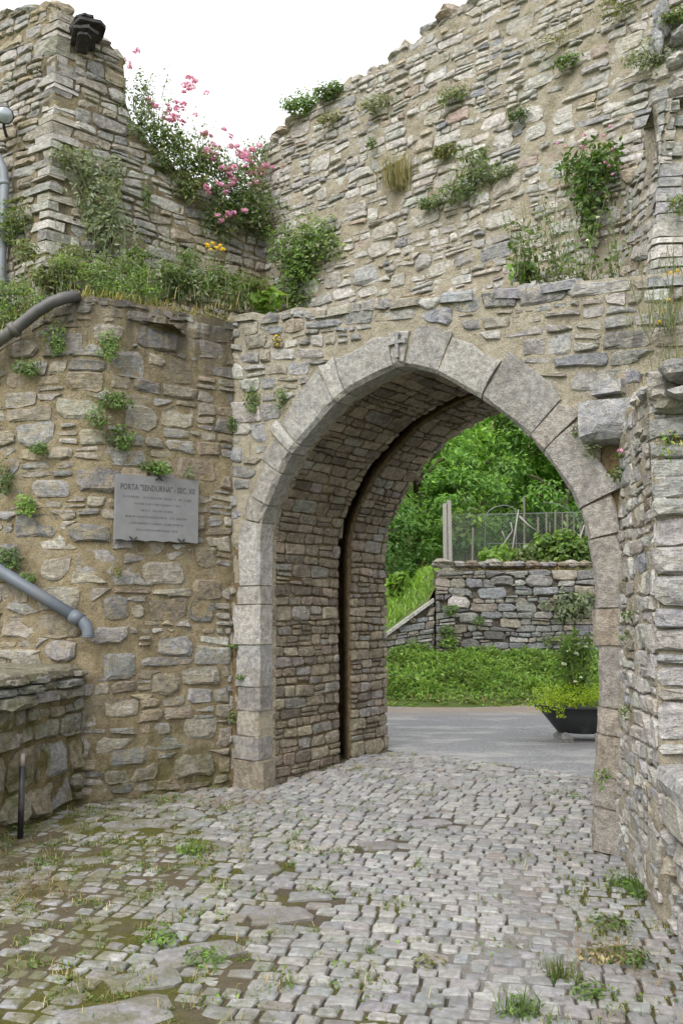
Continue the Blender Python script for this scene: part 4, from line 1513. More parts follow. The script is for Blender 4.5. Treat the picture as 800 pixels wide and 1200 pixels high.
# ------------------------------------------------------------------ garden wall, ramp wall
GWX, GWY = 1.74, 16.0
gwall = thing('garden_wall', 'dry stone garden wall of grey slabs across the road behind the grass', 'wall', (4, GWY, 0.7))
rw = random.Random(23)
gw_path = Path([(GWX, 18.5), (GWX, GWY), (9.0, GWY - 0.4)])
GWc = gw_path.s[1]
gw_top = lambda a: 2.36 + 0.05 * nz(a, 2, 0, 2.0)
g = Geo()
wall_core(g, gw_path, 0, gw_path.L, lambda a: 0.3, lambda a: gw_top(a) - 0.02, 0.4, cell=0.08, rough=0.02, seed=51, base=-0.03)
geo_obj('rubble_core', g, M_JOINT, gwall, True)
lay(broken(cells(GWc + 0.01, GWc + 7.2, 0.5, 2.4, (0.09, 0.18), (1.2, 3.6), rw, wave=0.06, gap=0.012, seed=53, split=0.3), GWc + .1, GWc + 7, .7, 2.3, 18, (.3, .5), (.15, .22), rw, .004), gw_path, gwall, M_DRY, PAL_DRY, rw, proud=(0.01, 0.06), ok=lambda a, z: z < gw_top(a), limit=290)
x = GWx = GWX + 0.05
while x < 6.2:                                      # loose stones along its top
    r_ = rw.uniform(0.08, 0.2)
    rock('top_stone', (x, GWY + rw.uniform(0.0, 0.25), 2.42 + r_ * 0.25), (r_, 0.13, r_ * 0.5), M_DRY, tint_pick([(2, WARM), (2, GREY), (1, BROWN)], rw), gwall, rw, 8)
    x += r_ * 1.5
rampw = thing('ramp_wall', 'sloping slate side wall with a pale coping running down from the garden wall', 'wall', (0.6, GWY, 0.7))
rtop = lambda x: 1.80 + (x - 1.74) * 0.72
rp_path = Path([(-0.6, GWY + 0.02), (1.73, GWY + 0.02)])
g = Geo()
wall_core(g, rp_path, 0, rp_path.L, lambda a: -0.1, lambda a: max(0.05, rtop(-0.6 + a) - 0.03), 0.3, cell=0.08, rough=0.02, seed=55, base=-0.02)
geo_obj('rubble_core', g, M_JOINT, rampw, True)
lay(cells(0.3, rp_path.L - 0.01, 0.3, 1.9, (0.08, 0.15), (1.5, 3.2), rw, wave=0.03, gap=0.014, seed=57, tilt=0.15), rp_path, rampw, M_DRY, PAL_DRY, rw, ok=lambda a, z: z < rtop(-0.6 + a) - 0.04, proud=(0.01, 0.04))
g = Geo()
for i in range(6):
    x0, x1 = -0.6 + 2.32 * i / 6 + 0.006, -0.6 + 2.32 * (i + 1) / 6 - 0.006
    gg = Geo()
    vs = [V3((x, y, rtop(x) + z)) for x in (x0, x1) for y, z in ((GWY - 0.07, -0.03), (GWY + 0.34, -0.03), (GWY + 0.34, 0.04), (GWY - 0.07, 0.04))]
    gg.add(vs, [(0, 1, 2, 3), (7, 6, 5, 4), (0, 4, 5, 1), (1, 5, 6, 2), (2, 6, 7, 3), (3, 7, 4, 0)], (0.5, 0.49, 0.46))
    geo_obj('coping_stone', gg, M_DRY, rampw, loc=vs[0])

# ------------------------------------------------------------------ leaves
def leaves(centers, normals, size, tints, aspect=2.2, fold=0.25, droop=0.0):
    """folded lozenge leaves: arrays of positions and facing directions"""
    n = len(centers)
    nrm = normals / (np.linalg.norm(normals, axis=1, keepdims=True) + 1e-9)
    r = NP.normal(size=(n, 3))
    r[:, 2] -= droop
    t = r - nrm * np.sum(r * nrm, axis=1, keepdims=True)
    t /= np.linalg.norm(t, axis=1, keepdims=True) + 1e-9
    bt = np.cross(nrm, t)
    L = (size * NP.uniform(0.6, 1.3, n))[:, None]
    Wd = L / aspect
    p0 = centers - t * L * 0.5
    p2 = centers + t * L * 0.5
    c = centers - t * L * 0.05
    p1 = c + bt * Wd * 0.5 + nrm * Wd * fold
    p3 = c - bt * Wd * 0.5 + nrm * Wd * fold
    V = np.stack([p0, p1, p2, p3], axis=1).reshape(-1, 3)
    b = np.arange(n)[:, None] * 4
    F = np.concatenate([b + np.array([[0, 2, 1]]), b + np.array([[0, 3, 2]])], axis=0)
    return V, F, np.repeat(tints, 4, axis=0)
def blades(bases, heights, widths, tints, lean=0.35, out=None):
    """grass: two-segment tapering blades"""
    n = len(bases)
    ang = NP.uniform(0, 2 * math.pi, n)
    d = np.stack([np.cos(ang), np.sin(ang), np.zeros(n)], 1)
    if out is not None:
        d = d * 0.6 + out
    side = np.stack([-d[:, 1], d[:, 0], np.zeros(n)], 1)
    h = heights[:, None]
    ln = NP.uniform(0.1, 1.0, n)[:, None] * lean * 2
    up = np.array([[0, 0, 1.0]])
    w_ = widths[:, None]
    m = bases + up * h * 0.6 + d * h * ln * 0.35
    tip = bases + up * h * (1 - 0.35 * ln) + d * h * ln
    V = np.stack([bases - side * w_ / 2, bases + side * w_ / 2, m + side * w_ * 0.4, m - side * w_ * 0.4, tip], 1).reshape(-1, 3)
    b = np.arange(n)[:, None] * 5
    F = np.concatenate([b + np.array([[0, 1, 2]]), b + np.array([[0, 2, 3]]), b + np.array([[3, 2, 4]])], 0)
    return V, F, np.repeat(tints, 5, axis=0)
def leaf_tints(n, cols, spread=0.25):
    c = np.array(cols)[NP.integers(0, len(cols), n)]
    return c * NP.uniform(1 - spread, 1 + spread, (n, 1))
def join(parts):
    Vs, Fs, Ts, o = [], [], [], 0
    for V, F, T in parts:
        Vs.append(V)
        Fs.append(F + o)
        Ts.append(T)
        o += len(V)
    return np.concatenate(Vs), np.concatenate(Fs), np.concatenate(Ts)
def blob_leaves(c, r, n, size, cols, aspect=2.2, up=0.5, out=(0, 0, 0), droop=0.0):
    d = NP.normal(size=(n, 3))
    d /= np.linalg.norm(d, axis=1, keepdims=True)
    rad = NP.uniform(0.15, 1.0, n) ** 0.55
    rad *= 1 + 0.35 * np.sin(d[:, 0] * 5 + c[0] * 9) * np.cos(d[:, 2] * 4 + c[2] * 7)
    pos = np.array(c) + d * np.array(r) * rad[:, None]
    nr = d * 0.7 + NP.normal(size=(n, 3)) * 0.5 + np.array([out]) + np.array([[0, 0, up]])
    return leaves(pos, nr, np.full(n, size), leaf_tints(n, cols), aspect, droop=droop)

GRN = [(0.055, 0.095, 0.022), (0.075, 0.12, 0.03), (0.045, 0.075, 0.02), (0.095, 0.135, 0.04)]
BRIGHT = [(0.10, 0.17, 0.03), (0.13, 0.20, 0.04), (0.08, 0.14, 0.03)]
DEEP = [(0.035, 0.07, 0.018), (0.05, 0.095, 0.022), (0.03, 0.055, 0.016)]
SAGE = [(0.12, 0.145, 0.09), (0.16, 0.18, 0.12), (0.09, 0.115, 0.065), (0.13, 0.145, 0.07)]
OLIVE = [(0.10, 0.11, 0.04), (0.13, 0.13, 0.05), (0.075, 0.085, 0.03)]
DRYC = [(0.24, 0.19, 0.10), (0.30, 0.25, 0.14), (0.17, 0.13, 0.065)]
PINK = [(0.58, 0.28, 0.50), (0.64, 0.42, 0.60), (0.52, 0.21, 0.43)]
YEL = [(0.62, 0.44, 0.03), (0.7, 0.52, 0.06)]

def stems_geo(base, tips, rad=0.004, tint=(0.14, 0.14, 0.06), sag=0.0):
    g = Geo()
    for b, t in tips if base is None else [(base, t) for t in tips]:
        b, t = V3(b), V3(t)
        m = (b + t) / 2 + V3((RND.uniform(-.1, .1), RND.uniform(-.1, .1), RND.uniform(-.02, .08))) * (t - b).length * 0.6
        g.tube([b, m, t], [rad, rad * 0.8, rad * 0.45], 4, tint, False)
    return g
def head_mesh(name, r, cols, n=34, petal=0.014):
    """a flower head: many small petals on a dome"""
    d = NP.normal(size=(n, 3))
    d[:, 2] = np.abs(d[:, 2])
    d /= np.linalg.norm(d, axis=1, keepdims=True)
    V, F, T = leaves(d * np.array([r, r, r * 0.8]) * NP.uniform(0.5, 1, (n, 1)), d + 0.4 * NP.normal(size=(n, 3)), np.full(n, petal), leaf_tints(n, cols, 0.3), 1.4)
    return fast_mesh(name, V, F, T, M_PETAL)
HEADS = {k: [head_mesh('flower_head', 0.035, c, 40, 0.024) for _ in range(3)] for k, c in (('pink', PINK), ('yellow', YEL), ('white', [(0.7, 0.7, 0.66)]))}

def plant(name, label, cat, base, blobs, size, cols, aspect=2.2, up=0.5, out=(0, 0, 0), flowers=None, grass=None, stems=8, stem_rad=0.004, group=None, tall=None, droop=0.0):
    """blobs: (offset, radii, count); flowers: (kind, positions, scale); grass: (count, height, width, spread, colours); tall: upright leafy stalks"""
    base = V3(base)
    root = thing(name, label, cat, base, group)
    parts, tips = [], []
    for off, r, n in blobs:
        c = base + V3(off)
        parts.append(blob_leaves(c, r, n, size, cols, aspect, up, out, droop))
        tips += [c + V3((RND.uniform(-1, 1) * r[0], RND.uniform(-1, 1) * r[1], RND.uniform(-1, 1) * r[2])) * 0.8 for _ in range(stems)]
    sg = stems_geo(base, tips, stem_rad) if tips else Geo()
    if tall:
        cnt, hgt, spread, lsz, lcols = tall
        for _ in range(cnt):
            b = base + V3((RND.uniform(-spread[0], spread[0]), RND.uniform(-spread[1], spread[1]), 0))
            h = hgt * RND.uniform(0.5, 1.1)
            t = b + V3((RND.uniform(-.3, .3) * h, RND.uniform(-.2, .2) * h, h))
            m = (b + t) / 2 + V3((RND.uniform(-.06, .06), RND.uniform(-.06, .06), 0)) * h
            sg.tube([b, m, t], [stem_rad, stem_rad * 0.8, stem_rad * 0.4], 4, (0.16, 0.15, 0.08), False)
            nl = int(14 * h / 0.5)
            ts_ = NP.uniform(0.12, 1.0, nl)[:, None]
            P = np.array(b)[None] * (1 - ts_) ** 2 + 2 * np.array(m)[None] * ts_ * (1 - ts_) + np.array(t)[None] * ts_ ** 2
            P += NP.normal(size=(nl, 3)) * lsz * 0.6
            parts.append(leaves(P, NP.normal(size=(nl, 3)) + np.array([[0, -0.3, 0.8]]), np.full(nl, lsz) * (1.25 - 0.7 * ts_[:, 0]), leaf_tints(nl, lcols), aspect))
    if grass:
        n, h, wd, spread, gcols = grass
        P = np.array(base)[None] + NP.normal(size=(n, 3)) * np.array([spread])
        parts.append(blades(P, NP.uniform(0.4, 1.1, n) * h, np.full(n, wd), leaf_tints(n, gcols), 0.5, np.array([out]) * 0.6 if any(out) else None))
    if parts:
        V, F, T = join(parts)
        me = fast_mesh('foliage', V - np.array(base), F, T, M_LEAF)
        link('foliage', me, root, base, True)
    if sg.v:
        geo_obj('stems', sg, M_STEM, root, False, base, True)
    if flowers:
        for kind, pts, sc in flowers:
            if kind == 'pink' and len(pts) > 3:
                pts = [V3(p) + V3((RND.gauss(0, e), RND.gauss(0, e), RND.gauss(0, e))) for p in pts for e in (0.0, .05, .08)]
            for i, p in enumerate(pts):
                o = link('flower_head', HEADS[kind][i % 3], root, p)
                k = sc * RND.uniform(0.75, 1.25)
                o.scale = (k, k, k)
                o.rotation_euler = (RND.uniform(-.4, .4), RND.uniform(-.4, .4), RND.uniform(0, 6))
    return root
tn = V3((TU.y, -TU.x, 0))
def T(px, py, off=0.12):
    return on_plane(px, py, TC, TU, off)
def Bk(px, py, off=0.06):
    return on_plane(px, py, B0, GU, off)
def Ba(px, py, off=0.05):
    p = on_plane(px, py, BP, BU, off)
    return p
def Gt(px, py, off=0.04):
    return on_plane(px, py, GL, GU, off)
def rel(base, pts):
    return [tuple(V3(p) - V3(base)) for p in pts]

# --- on the tower and along its broken top
b = T(118, 290)
plant('wall_shrub', 'large grey green shrub hanging on the tower face right of its corner', 'shrub', b,
      [(tuple(T(100, 195) - b), (.24, .16, .22), 420), (tuple(T(118, 235, .2) - b), (.30, .2, .3), 700), (tuple(T(128, 270, .2) - b), (.3, .2, .3), 600), (tuple(T(75, 180, .1) - b), (.14, .1, .12), 120), (tuple(T(135, 200, .1) - b), (.14, .1, .2), 200)], 0.055, SAGE, up=0.3, out=tuple(tn * 0.5), stems=10)
b = T(172, 230, 0.05)
plant('wall_fern', 'thin green trailing plant on the tower face beside the grey green shrub', 'plant', b, [((0, 0, 0), (.06, .05, .26), 120)], 0.04, GRN, out=tuple(tn * .5))
b = T(165, 145, 0.0)
plant('valerian_plant', 'tall wispy valerian with few pink heads at the top of the broken tower wall', 'plant', b,
      [((0, 0, 0), (.24, .18, .24), 460), (tuple(T(185, 165, 0) - b), (.26, .2, .22), 460), (tuple(T(165, 110, 0) - b), (.12, .12, .26), 160)], 0.055, GRN + SAGE, tall=(26, 0.75, (.28, .15), .05, SAGE), flowers=[('pink', [T(152, 74, 0), T(162, 60, 0), T(178, 122, .1), T(186, 128, .1)], .8)])
b = T(215, 200, 0.0)
plant('valerian_plant', 'valerian in full pink flower standing highest against the sky', 'plant', b,
      [((0, 0, 0), (.3, .22, .24), 620), (tuple(T(205, 165, 0) - b), (.24, .2, .17), 400), (tuple(T(230, 185, .1) - b), (.2, .2, .2), 300)], 0.055, OLIVE + GRN, tall=(26, 0.7, (.28, .15), .05, SAGE),
      flowers=[('pink', [T(208, 130, .05), T(203, 136, .1), T(214, 128, 0), T(210, 122, 0), T(216, 108, 0), T(226, 92, 0), T(215, 145, .1), T(221, 100, 0), T(199, 128, 0), T(206, 141, .1)], 1.15)])
b = T(265, 225, 0.05)
plant('valerian_plant', 'dense pink flowering valerian spilling down where the broken wall is lowest', 'plant', b,
      [((0, 0, 0), (.42, .26, .34), 1250), (tuple(T(300, 240, .15) - b), (.3, .2, .28), 560), (tuple(T(290, 205, .1) - b), (.26, .2, .22), 420), (tuple(T(250, 190, .1) - b), (.24, .2, .18), 400), (tuple(T(285, 240, .15) - b), (.28, .2, .2), 420), (tuple(T(300, 180, .0) - b), (.2, .2, .2), 220)], 0.055, GRN + SAGE, tall=(24, 0.55, (.38, .2), .05, SAGE),
      flowers=[('pink', [T(246, 186, .2), T(251, 181, .2), T(238, 158, .1), T(247, 160, .1), T(262, 198, .25), T(268, 205, .25), T(290, 182, .2), T(285, 186, .2), T(294, 190, .2), T(302, 198, .2), T(309, 201, .2), T(306, 205, .2), T(288, 196, .2), T(265, 226, .3), T(244, 226, .3), T(274, 250, .3), T(293, 217, .25), T(282, 180, .1), T(250, 173, .1), T(270, 160, 0), T(296, 176, .1), T(268, 252, .3), T(273, 212, .3), T(311, 195, .1)], 1.1)])
b = T(255, 258, 0.1)
plant('wall_shrub', 'shadowy olive tuft under the pink valerian on the broken wall', 'shrub', b, [((0, 0, 0), (.34, .16, .26), 560), (tuple(T(300, 262, .1) - b), (.28, .18, .24), 460), (tuple(T(222, 222, .1) - b), (.24, .12, .16), 300), (tuple(T(190, 188, .05) - b), (.22, .12, .14), 260)], 0.05, OLIVE + DEEP, out=tuple(tn * .4))
# --- on the terrace, behind the bastion's edge
def ter(px, py, Y):
    return at_y(px, py, Y)
SHR = [(2, 388, 7.62, .2, GRN + OLIVE, 'dark green shrub behind the upper drain pipe at the left edge', .16), (22, 352, 7.75, .30, SAGE + BRIGHT, 'sage coloured shrub at the left end of the terrace above the pipe', .16), (62, 335, 8.0, .34, SAGE + OLIVE, 'broad sage coloured shrub beneath the corner of the tower', .30), (112, 328, 7.85, .32, SAGE + BRIGHT, 'pale bushy shrub on the terrace right of the broad sage one', .24),
       (150, 338, 7.8, .22, GRN + BRIGHT, 'small fresh green bush on the terrace above the bastion corner', .14), (186, 330, 8.05, .32, GRN + SAGE, 'middle green bush on the terrace above the plaque', .24), (232, 336, 8.2, .32, SAGE + GRN, 'grey green bush on the terrace under the yellow flowers', .22), (275, 342, 8.3, .24, GRN + OLIVE, 'low green bush at the right end of the terrace', .16)]
for px, py, Y, r, cols, lab, hh in SHR:
    b = ter(px, py + 22, Y)
    hh *= 1.55
    bl = [((0, 0, hh * .5), (r, .25, hh * .8), int(1500 * r))]
    for _ in range(6):
        x_ = RND.uniform(-1.1, 1.1) * r
        k_ = RND.uniform(.5, 1.3)
        bl.append(((x_, RND.uniform(-.12, .12), hh * k_), (RND.uniform(.08, .2), .14, RND.uniform(.06, .16)), int(420 * r * 1.6)))
    plant('terrace_shrub', lab, 'shrub', b, bl, RND.uniform(.035, .06), cols, aspect=RND.uniform(1.8, 3.2), stems=4, grass=(45, .30, .006, (r * .9, .14, .02), GRN + DRYC + SAGE), tall=(9, hh * 2.2, (r, .15), .04, cols))
b = ter(250, 312, 8.6)
plant('yellow_flower', 'clump of yellow flowers against the shaded tower wall', 'flower', b, [((0, 0, -.05), (.16, .1, .14), 120)], 0.04, GRN, flowers=[('yellow', [ter(243, 288, 8.5), ter(249, 286, 8.5), ter(254, 291, 8.5), ter(258, 288, 8.5), ter(247, 293, 8.5), ter(261, 293, 8.5)], .8)], tall=(8, .3, (.12, .06), .03, GRN))
b = ter(312, 362, 8.3)
plant('leafy_weed', 'bright green broad leaved weed in the corner above the stained joint', 'plant', b, [((0, 0, .08), (.18, .14, .12), 110)], 0.12, BRIGHT, aspect=1.8)
b = ter(262, 362, 7.75)
g_ = plant('dry_grass', 'strip of straw coloured grass hanging over the edge of the bastion', 'grass tuft', b, [], .03, DRYC, grass=(30, .1, .006, (.1, .03, .01), DRYC))
P = []
for _ in range(420):
    a = RND.uniform(1.9, bast_path.L - .05)
    P.append(bast_path(a, bast_top(a) + 0.0, RND.uniform(-.12, .04)))
V, F, T_ = blades(np.array([tuple(p) for p in P]), NP.uniform(.05, .16, 420), np.full(420, .006), leaf_tints(420, DRYC + OLIVE), 0.9, np.array([[.2, -.6, -.4]]))
link('edge_grass', fast_mesh('edge_grass', V - np.array(b), F, T_, M_LEAF), g_, b, True)
# --- in the corner against the back wall
for px, py, r, n, cols, lab in ((345, 285, (.34, .22, .40), 1150, BRIGHT + GRN, 'lush green climber in the corner of tower and pale back wall'), (372, 265, (.26, .16, .26), 480, BRIGHT + SAGE, 'paler climber spreading right over the pale back wall'), (335, 330, (.26, .2, .2), 380, GRN, 'low dark green growth under the lush climber')):
    b = Bk(px, py + 25, .12)
    plant('climber', lab, 'plant', b, [((0, 0, .15), r, n), ((.1, -.05, .0), tuple(x * .8 for x in r), n // 2)], 0.055, cols, out=tuple(-GN * .5))
BKP = [(352, 122, .26, 380, BRIGHT + GRN, 'bright green shrub sprouting on the left end of the high wall top', .05), (385, 106, .2, 240, GRN, 'leafy tuft on the high wall top beside the bright shrub', .05), (440, 122, .22, 170, OLIVE + SAGE, 'olive tuft just below the broken top of the pale wall', .045), (385, 140, .16, 110, OLIVE, 'faint olive patch under the leafy tuft near the wall top', .04),
       (532, 112, .2, 150, GRN + OLIVE, 'flat green tuft high in the middle of the pale wall', .04), (606, 135, .12, 130, DEEP, 'dark round cushion plant high on the pale wall', .035), (663, 72, .16, 130, GRN, 'green tuft near the top of the pale wall', .04), (520, 178, .15, 160, OLIVE, 'small olive tuft beside the straw coloured one on the pale wall', .045),
       (505, 238, .16, 160, GRN + SAGE, 'low trailing end of the ivy on the pale wall', .045), (592, 200, .14, 80, SAGE, 'sparse grey green tuft right of the ivy on the pale wall', .04), (655, 45, .3, 110, DRYC + OLIVE, 'dry brownish growth high at the top of the pale wall', .03), (435, 168, .06, 40, GRN, 'tiny green sprig on the left part of the pale wall', .035), (762, 68, .28, 240, SAGE, 'grey green spray under the bluish rock at the top right', .04), (790, 20, .16, 160, OLIVE + GRN, 'green tuft on the bluish rock at the top right', .04), (728, 8, .28, 130, OLIVE, 'thin olive growth on the crest left of the bluish rock', .04)]
for px, py, r, n, cols, lab, sz_ in BKP:
    b = Bk(px, py, .05)
    plant('wall_tuft', lab, 'plant', b, [((0, 0, 0), (r, .1, r * .55), n), ((r * .4, 0, r * .2), (r * .6, .1, r * .4), n // 2), ((-r * .4, 0, -r * .1), (r * .5, .09, r * .35), n // 2)], sz_, cols, out=tuple(-GN * .4), stems=4)
b = Bk(550, 215, .06)
plant('ivy_plant', 'largest spread of ivy in the middle of the pale wall', 'ivy', b, [((0, 0, 0), (.28, .1, .2), 420), (tuple(Bk(555, 185) - b), (.2, .1, .14), 260), (tuple(Bk(530, 225) - b), (.2, .1, .14), 240), (tuple(Bk(570, 200) - b), (.2, .09, .12), 180)], 0.045, GRN + SAGE, out=tuple(-GN * .5))
b = Bk(466, 218, .05)
plant('dry_grass', 'round straw coloured grass tuft on the pale wall above the keystone', 'grass tuft', b, [], .03, DRYC, grass=(420, .40, .008, (.09, .04, .03), OLIVE + DRYC), out=tuple(-GN * .3))
# --- along the ledge above the arch
def led(px, py, n):
    p = on_plane(px, py, gate(0, n, 0), GU)
    return p
for px, cnt, sp, cols, lab in ((640, 15, .3, GRN + SAGE, 'tall wispy leafy weeds standing in the middle of the ledge above the arch'), (692, 16, .26, SAGE + GRN, 'tall wispy weeds on the ledge in front of the dark shrub')):
    b = led(px, 330, .6)
    plant('tall_weed', lab, 'plant', b, [((-.12, 0, .08), (.14, .12, .1), 50), ((.12, 0, .1), (.14, .12, .12), 50)], 0.05, cols, aspect=1.7, tall=(cnt, 0.72, (sp, .2), .045, cols), flowers=[('white', [led(px - 4, 282, .6), led(px + 8, 255, .6)], .4)], stem_rad=.004)
b = led(612, 325, .5)
plant('tall_weed', 'leaning broad leaved weed at the left end of the ledge weeds', 'plant', b, [((0, 0, .04), (.12, .1, .1), 60)], 0.09, BRIGHT + GRN, aspect=1.5, tall=(10, .62, (.1, .1), .06, GRN))
b = Bk(690, 255, .15)
plant('wall_shrub', 'dark green shrub with pink specks beside the buttress', 'shrub', b, [(tuple(Bk(702, 190, .2) - b), (.2, .18, .2), 420), (tuple(Bk(690, 225, .2) - b), (.18, .16, .26), 380), (tuple(Bk(690, 262, .2) - b), (.08, .12, .2), 110), (tuple(Bk(672, 200, .1) - b), (.2, .12, .2), 160)], 0.065, DEEP + GRN, flowers=[('pink', [Bk(662, 173, .2), Bk(680, 172, .2), Bk(715, 148, .2), Bk(713, 195, .3)], .45)])
b = led(795, 240, .35)
plant('wall_tuft', 'grey cushion plant on the face of the buttress', 'plant', b, [((0, 0, 0), (.1, .07, .1), 160)], 0.04, SAGE)
for px, py, n, lab, fl in ((785, 335, .15, 'yellow flowered weed on the right end of the gate wall top', [(778, 322), (786, 321), (790, 328), (782, 326), (794, 318)]), (782, 368, -.12, 'thin yellow flowered weed leaning over the right shoulder of the gate', [(776, 366), (783, 352), (772, 378)]), (790, 445, -.45, 'yellow flowers beside the dark stone on the flank wall', [(778, 432), (782, 428), (774, 440)])):
    b = led(px, py + 18, n)
    plant('yellow_flower', lab, 'flower', b, [((0, 0, .1), (.12, .1, .14), 90)], 0.03, OLIVE + SAGE, aspect=4, tall=(12, .42, (.13, .1), .03, SAGE + OLIVE), flowers=[('yellow', [led(x, y, n) for x, y in fl], .55)], grass=(60, .4, .005, (.12, .1, .02), SAGE + OLIVE))
# --- on the gate and the bastion
GTP = [(295, 470, .10, .17, 200, GRN, 'bushy green wall plant left of the arch, tallest of the pair'), (330, 465, .11, .13, 170, SAGE + GRN, 'rounded grey green wall plant touching the left voussoirs'), (272, 497, .07, .08, 90, GRN, 'small wall plant on the dark joint left of the arch'), (274, 757, .06, .03, 36, GRN, 'thin sprig in the joint of the left jamb, uppermost of three'), (282, 793, .05, .03, 30, GRN, 'thin sprig in the joint of the left jamb, middle of three'), (272, 840, .05, .06, 50, GRN + OLIVE, 'green sprig low on the left jamb')]
for px, py, rx, rz, n, cols, lab in GTP:
    b = Gt(px, py)
    plant('wall_tuft', lab, 'plant', b, [((0, 0, 0), (rx, .06, rz), n)], 0.038, cols, out=tuple(-GN * .6), stems=5)
b = Gt(325, 400)
plant('yellow_flower', 'small yellow stonecrop cushion above the left side of the arch', 'flower', b, [((0, 0, 0), (.06, .04, .06), 60)], 0.03, OLIVE, flowers=[('yellow', [Gt(322, 398, .06), Gt(328, 399, .06), Gt(325, 404, .06), Gt(324, 394, .06)], .45)])
BAP = [(127, 402, .10, .14, 150, BRIGHT + GRN, 'light green fern tuft near the top of the bastion corner'), (66, 395, .10, .14, 150, GRN, 'green tuft under the upper drain pipe'), (30, 430, .13, .08, 120, GRN, 'low green tuft on the shaded left face of the bastion'), (135, 468, .15, .08, 190, GRN, 'upper lobe of the patchy ivy on the bastion'), (112, 488, .11, .1, 150, GRN + SAGE, 'left lobe of the patchy ivy on the bastion'), (142, 512, .12, .11, 180, GRN, 'lower lobe of the patchy ivy on the bastion'),
       (182, 547, .15, .06, 170, BRIGHT + GRN, 'green fringe growing along the top of the plaque'), (222, 552, .05, .07, 30, SAGE, 'grey sprig at the upper right corner of the plaque'), (45, 526, .08, .05, 70, GRN, 'small green tuft left of the plaque'), (30, 590, .09, .09, 120, BRIGHT, 'bright green tuft on the bastion far left of the plaque'), (10, 655, .12, .10, 150, DEEP + GRN, 'dark green tuft above the lower drain pipe'), (33, 676, .07, .04, 50, GRN, 'little green tuft sitting on the lower drain pipe'), (138, 670, .03, .05, 20, OLIVE, 'tiny sprig under the plaque'), (5, 560, .08, .14, 90, DEEP, 'dark trailing plant at the left edge of the bastion')]
for px, py, rx, rz, n, cols, lab in BAP:
    if px < 100:
        p = on_plane(px, py, (-2.16, 7.345, 0), (0.994, -0.11, 0), .05)
    else:
        p = Ba(px, py)
    plant('wall_tuft', lab, 'plant', p, [((0, 0, 0), (rx * 1.15, .07, rz * 1.15), int(n * 1.6)), ((rx * .4, -.02, -rz * .6), (rx * .7, .06, rz * .7), n // 2)], 0.036, cols, out=(.2, -.6, 0), stems=5)
b = on_plane(20, 255, TC, (0.88, -0.48, 0), .1)
plant('wall_shrub', 'olive shrub growing behind the zinc downpipe', 'shrub', b, [((0, 0, 0), (.2, .14, .22), 320), ((-.1, 0, -.15), (.18, .1, .2), 220)], 0.05, OLIVE + GRN)
# mallow under the corbel
b = Gt(738, 545, .06)
plant('mallow_plant', 'spindly mallow with one pink flower under the corbel', 'flower', b, [(tuple(Gt(720, 556, .15) - b), (.07, .05, .05), 40), (tuple(Gt(745, 545, .1) - b), (.07, .05, .07), 45), (tuple(Gt(728, 535, .12) - b), (.04, .04, .03), 16)], 0.04, SAGE + GRN, aspect=1.4, flowers=[('pink', [Gt(727, 530, .2)], .6)])
b = Gt(690, 528, .05)
plant('wall_tuft', 'grey sprig hanging from the left underside of the corbel', 'plant', b, [((0, -.05, 0), (.05, .05, .06), 40)], 0.045, SAGE)
b = Gt(683, 498, .03)
plant('wall_tuft', 'creeping sprig on the mortar left of the corbel', 'plant', b, [((0, 0, 0), (.03, .03, .14), 60), ((-.06, 0, -.06), (.04, .03, .06), 30)], 0.03, OLIVE + GRN)
for px, py, Y, r, n, cols, lab in ((785, 520, 4.6, .09, 70, BRIGHT + [(0.35, .35, .05)], 'yellowing leafy weed near the top of the flank wall'), (735, 720, 5.25, .05, 50, GRN, 'mossy tuft in the upper joint beside the right jamb'), (733, 745, 5.3, .06, 40, SAGE + GRN, 'grey green tuft beside the impost of the right jamb'), (732, 835, 5.3, .05, 50, GRN + OLIVE, 'mossy tuft in the lower joint beside the right jamb'), (705, 910, 5.6, .06, 60, BRIGHT + GRN, 'bright sprig in a joint low on the right jamb')):
    b = at_y(px, py, Y)
    plant('wall_tuft', lab, 'plant', b, [((0, 0, 0), (r, .05, r * 1.1), n)], 0.03, cols, stems=4)

# ------------------------------------------------------------------ ground weeds
WEEDS = [(735, 1040, .14, 190, GRN + BRIGHT, 'grassy weed at the foot of the right jamb', True), (758, 1052, .14, 130, GRN, 'taller grass tuft against the right flank wall', True), (715, 1088, .14, 160, OLIVE + GRN, 'olive weed patch on the cobbles beside the flank wall', False), (705, 1125, .13, 140, OLIVE + DRYC, 'brownish dry weed patch nearer the bottom right corner', False), (738, 1130, .12, 120, GRN, 'green weed in front of the right parapet', False), (690, 1168, .1, 100, GRN, 'weed at the bottom edge under the dry patch', False),
         (190, 1105, .12, 100, BRIGHT + GRN, 'bright leafy weed beside the lower grey slab', False), (350, 945, .0, 0, GRN, '', False), (130, 932, .13, 130, BRIGHT + GRN, 'bright weed where platform and bastion meet', False), (15, 975, .14, 150, GRN, 'leafy weed behind the black stub pipe', False), (52, 1016, .08, 50, GRN, 'small weed in front of the stub pipe', False), (225, 1000, .1, 110, BRIGHT + OLIVE, 'light weed in the mossy cobbles below the bastion', True), (610, 1190, .09, 80, GRN, 'weed at the bottom edge on the cobbled track', True), (240, 1130, .13, 120, BRIGHT + GRN, 'weed trail along the seam of the grey slabs', False), (500, 1135, .07, 50, OLIVE, 'small olive weed in the middle of the cobbles', False), (660, 1150, .07, 40, OLIVE + GRN, 'faded tuft left of the right weeds', True)]
for px, py, r, n, cols, lab, gr in WEEDS:
    if not n:
        continue
    b = gnd(px, py)
    plant('ground_weed', lab, 'weed', b, [((0, 0, .025), (r, r * .8, .035), n)], 0.035, cols, aspect=2.4, up=1.0, stems=3, grass=(70, .13, .005, (r * .5, r * .5, .0), cols) if gr else None, stem_rad=.002)
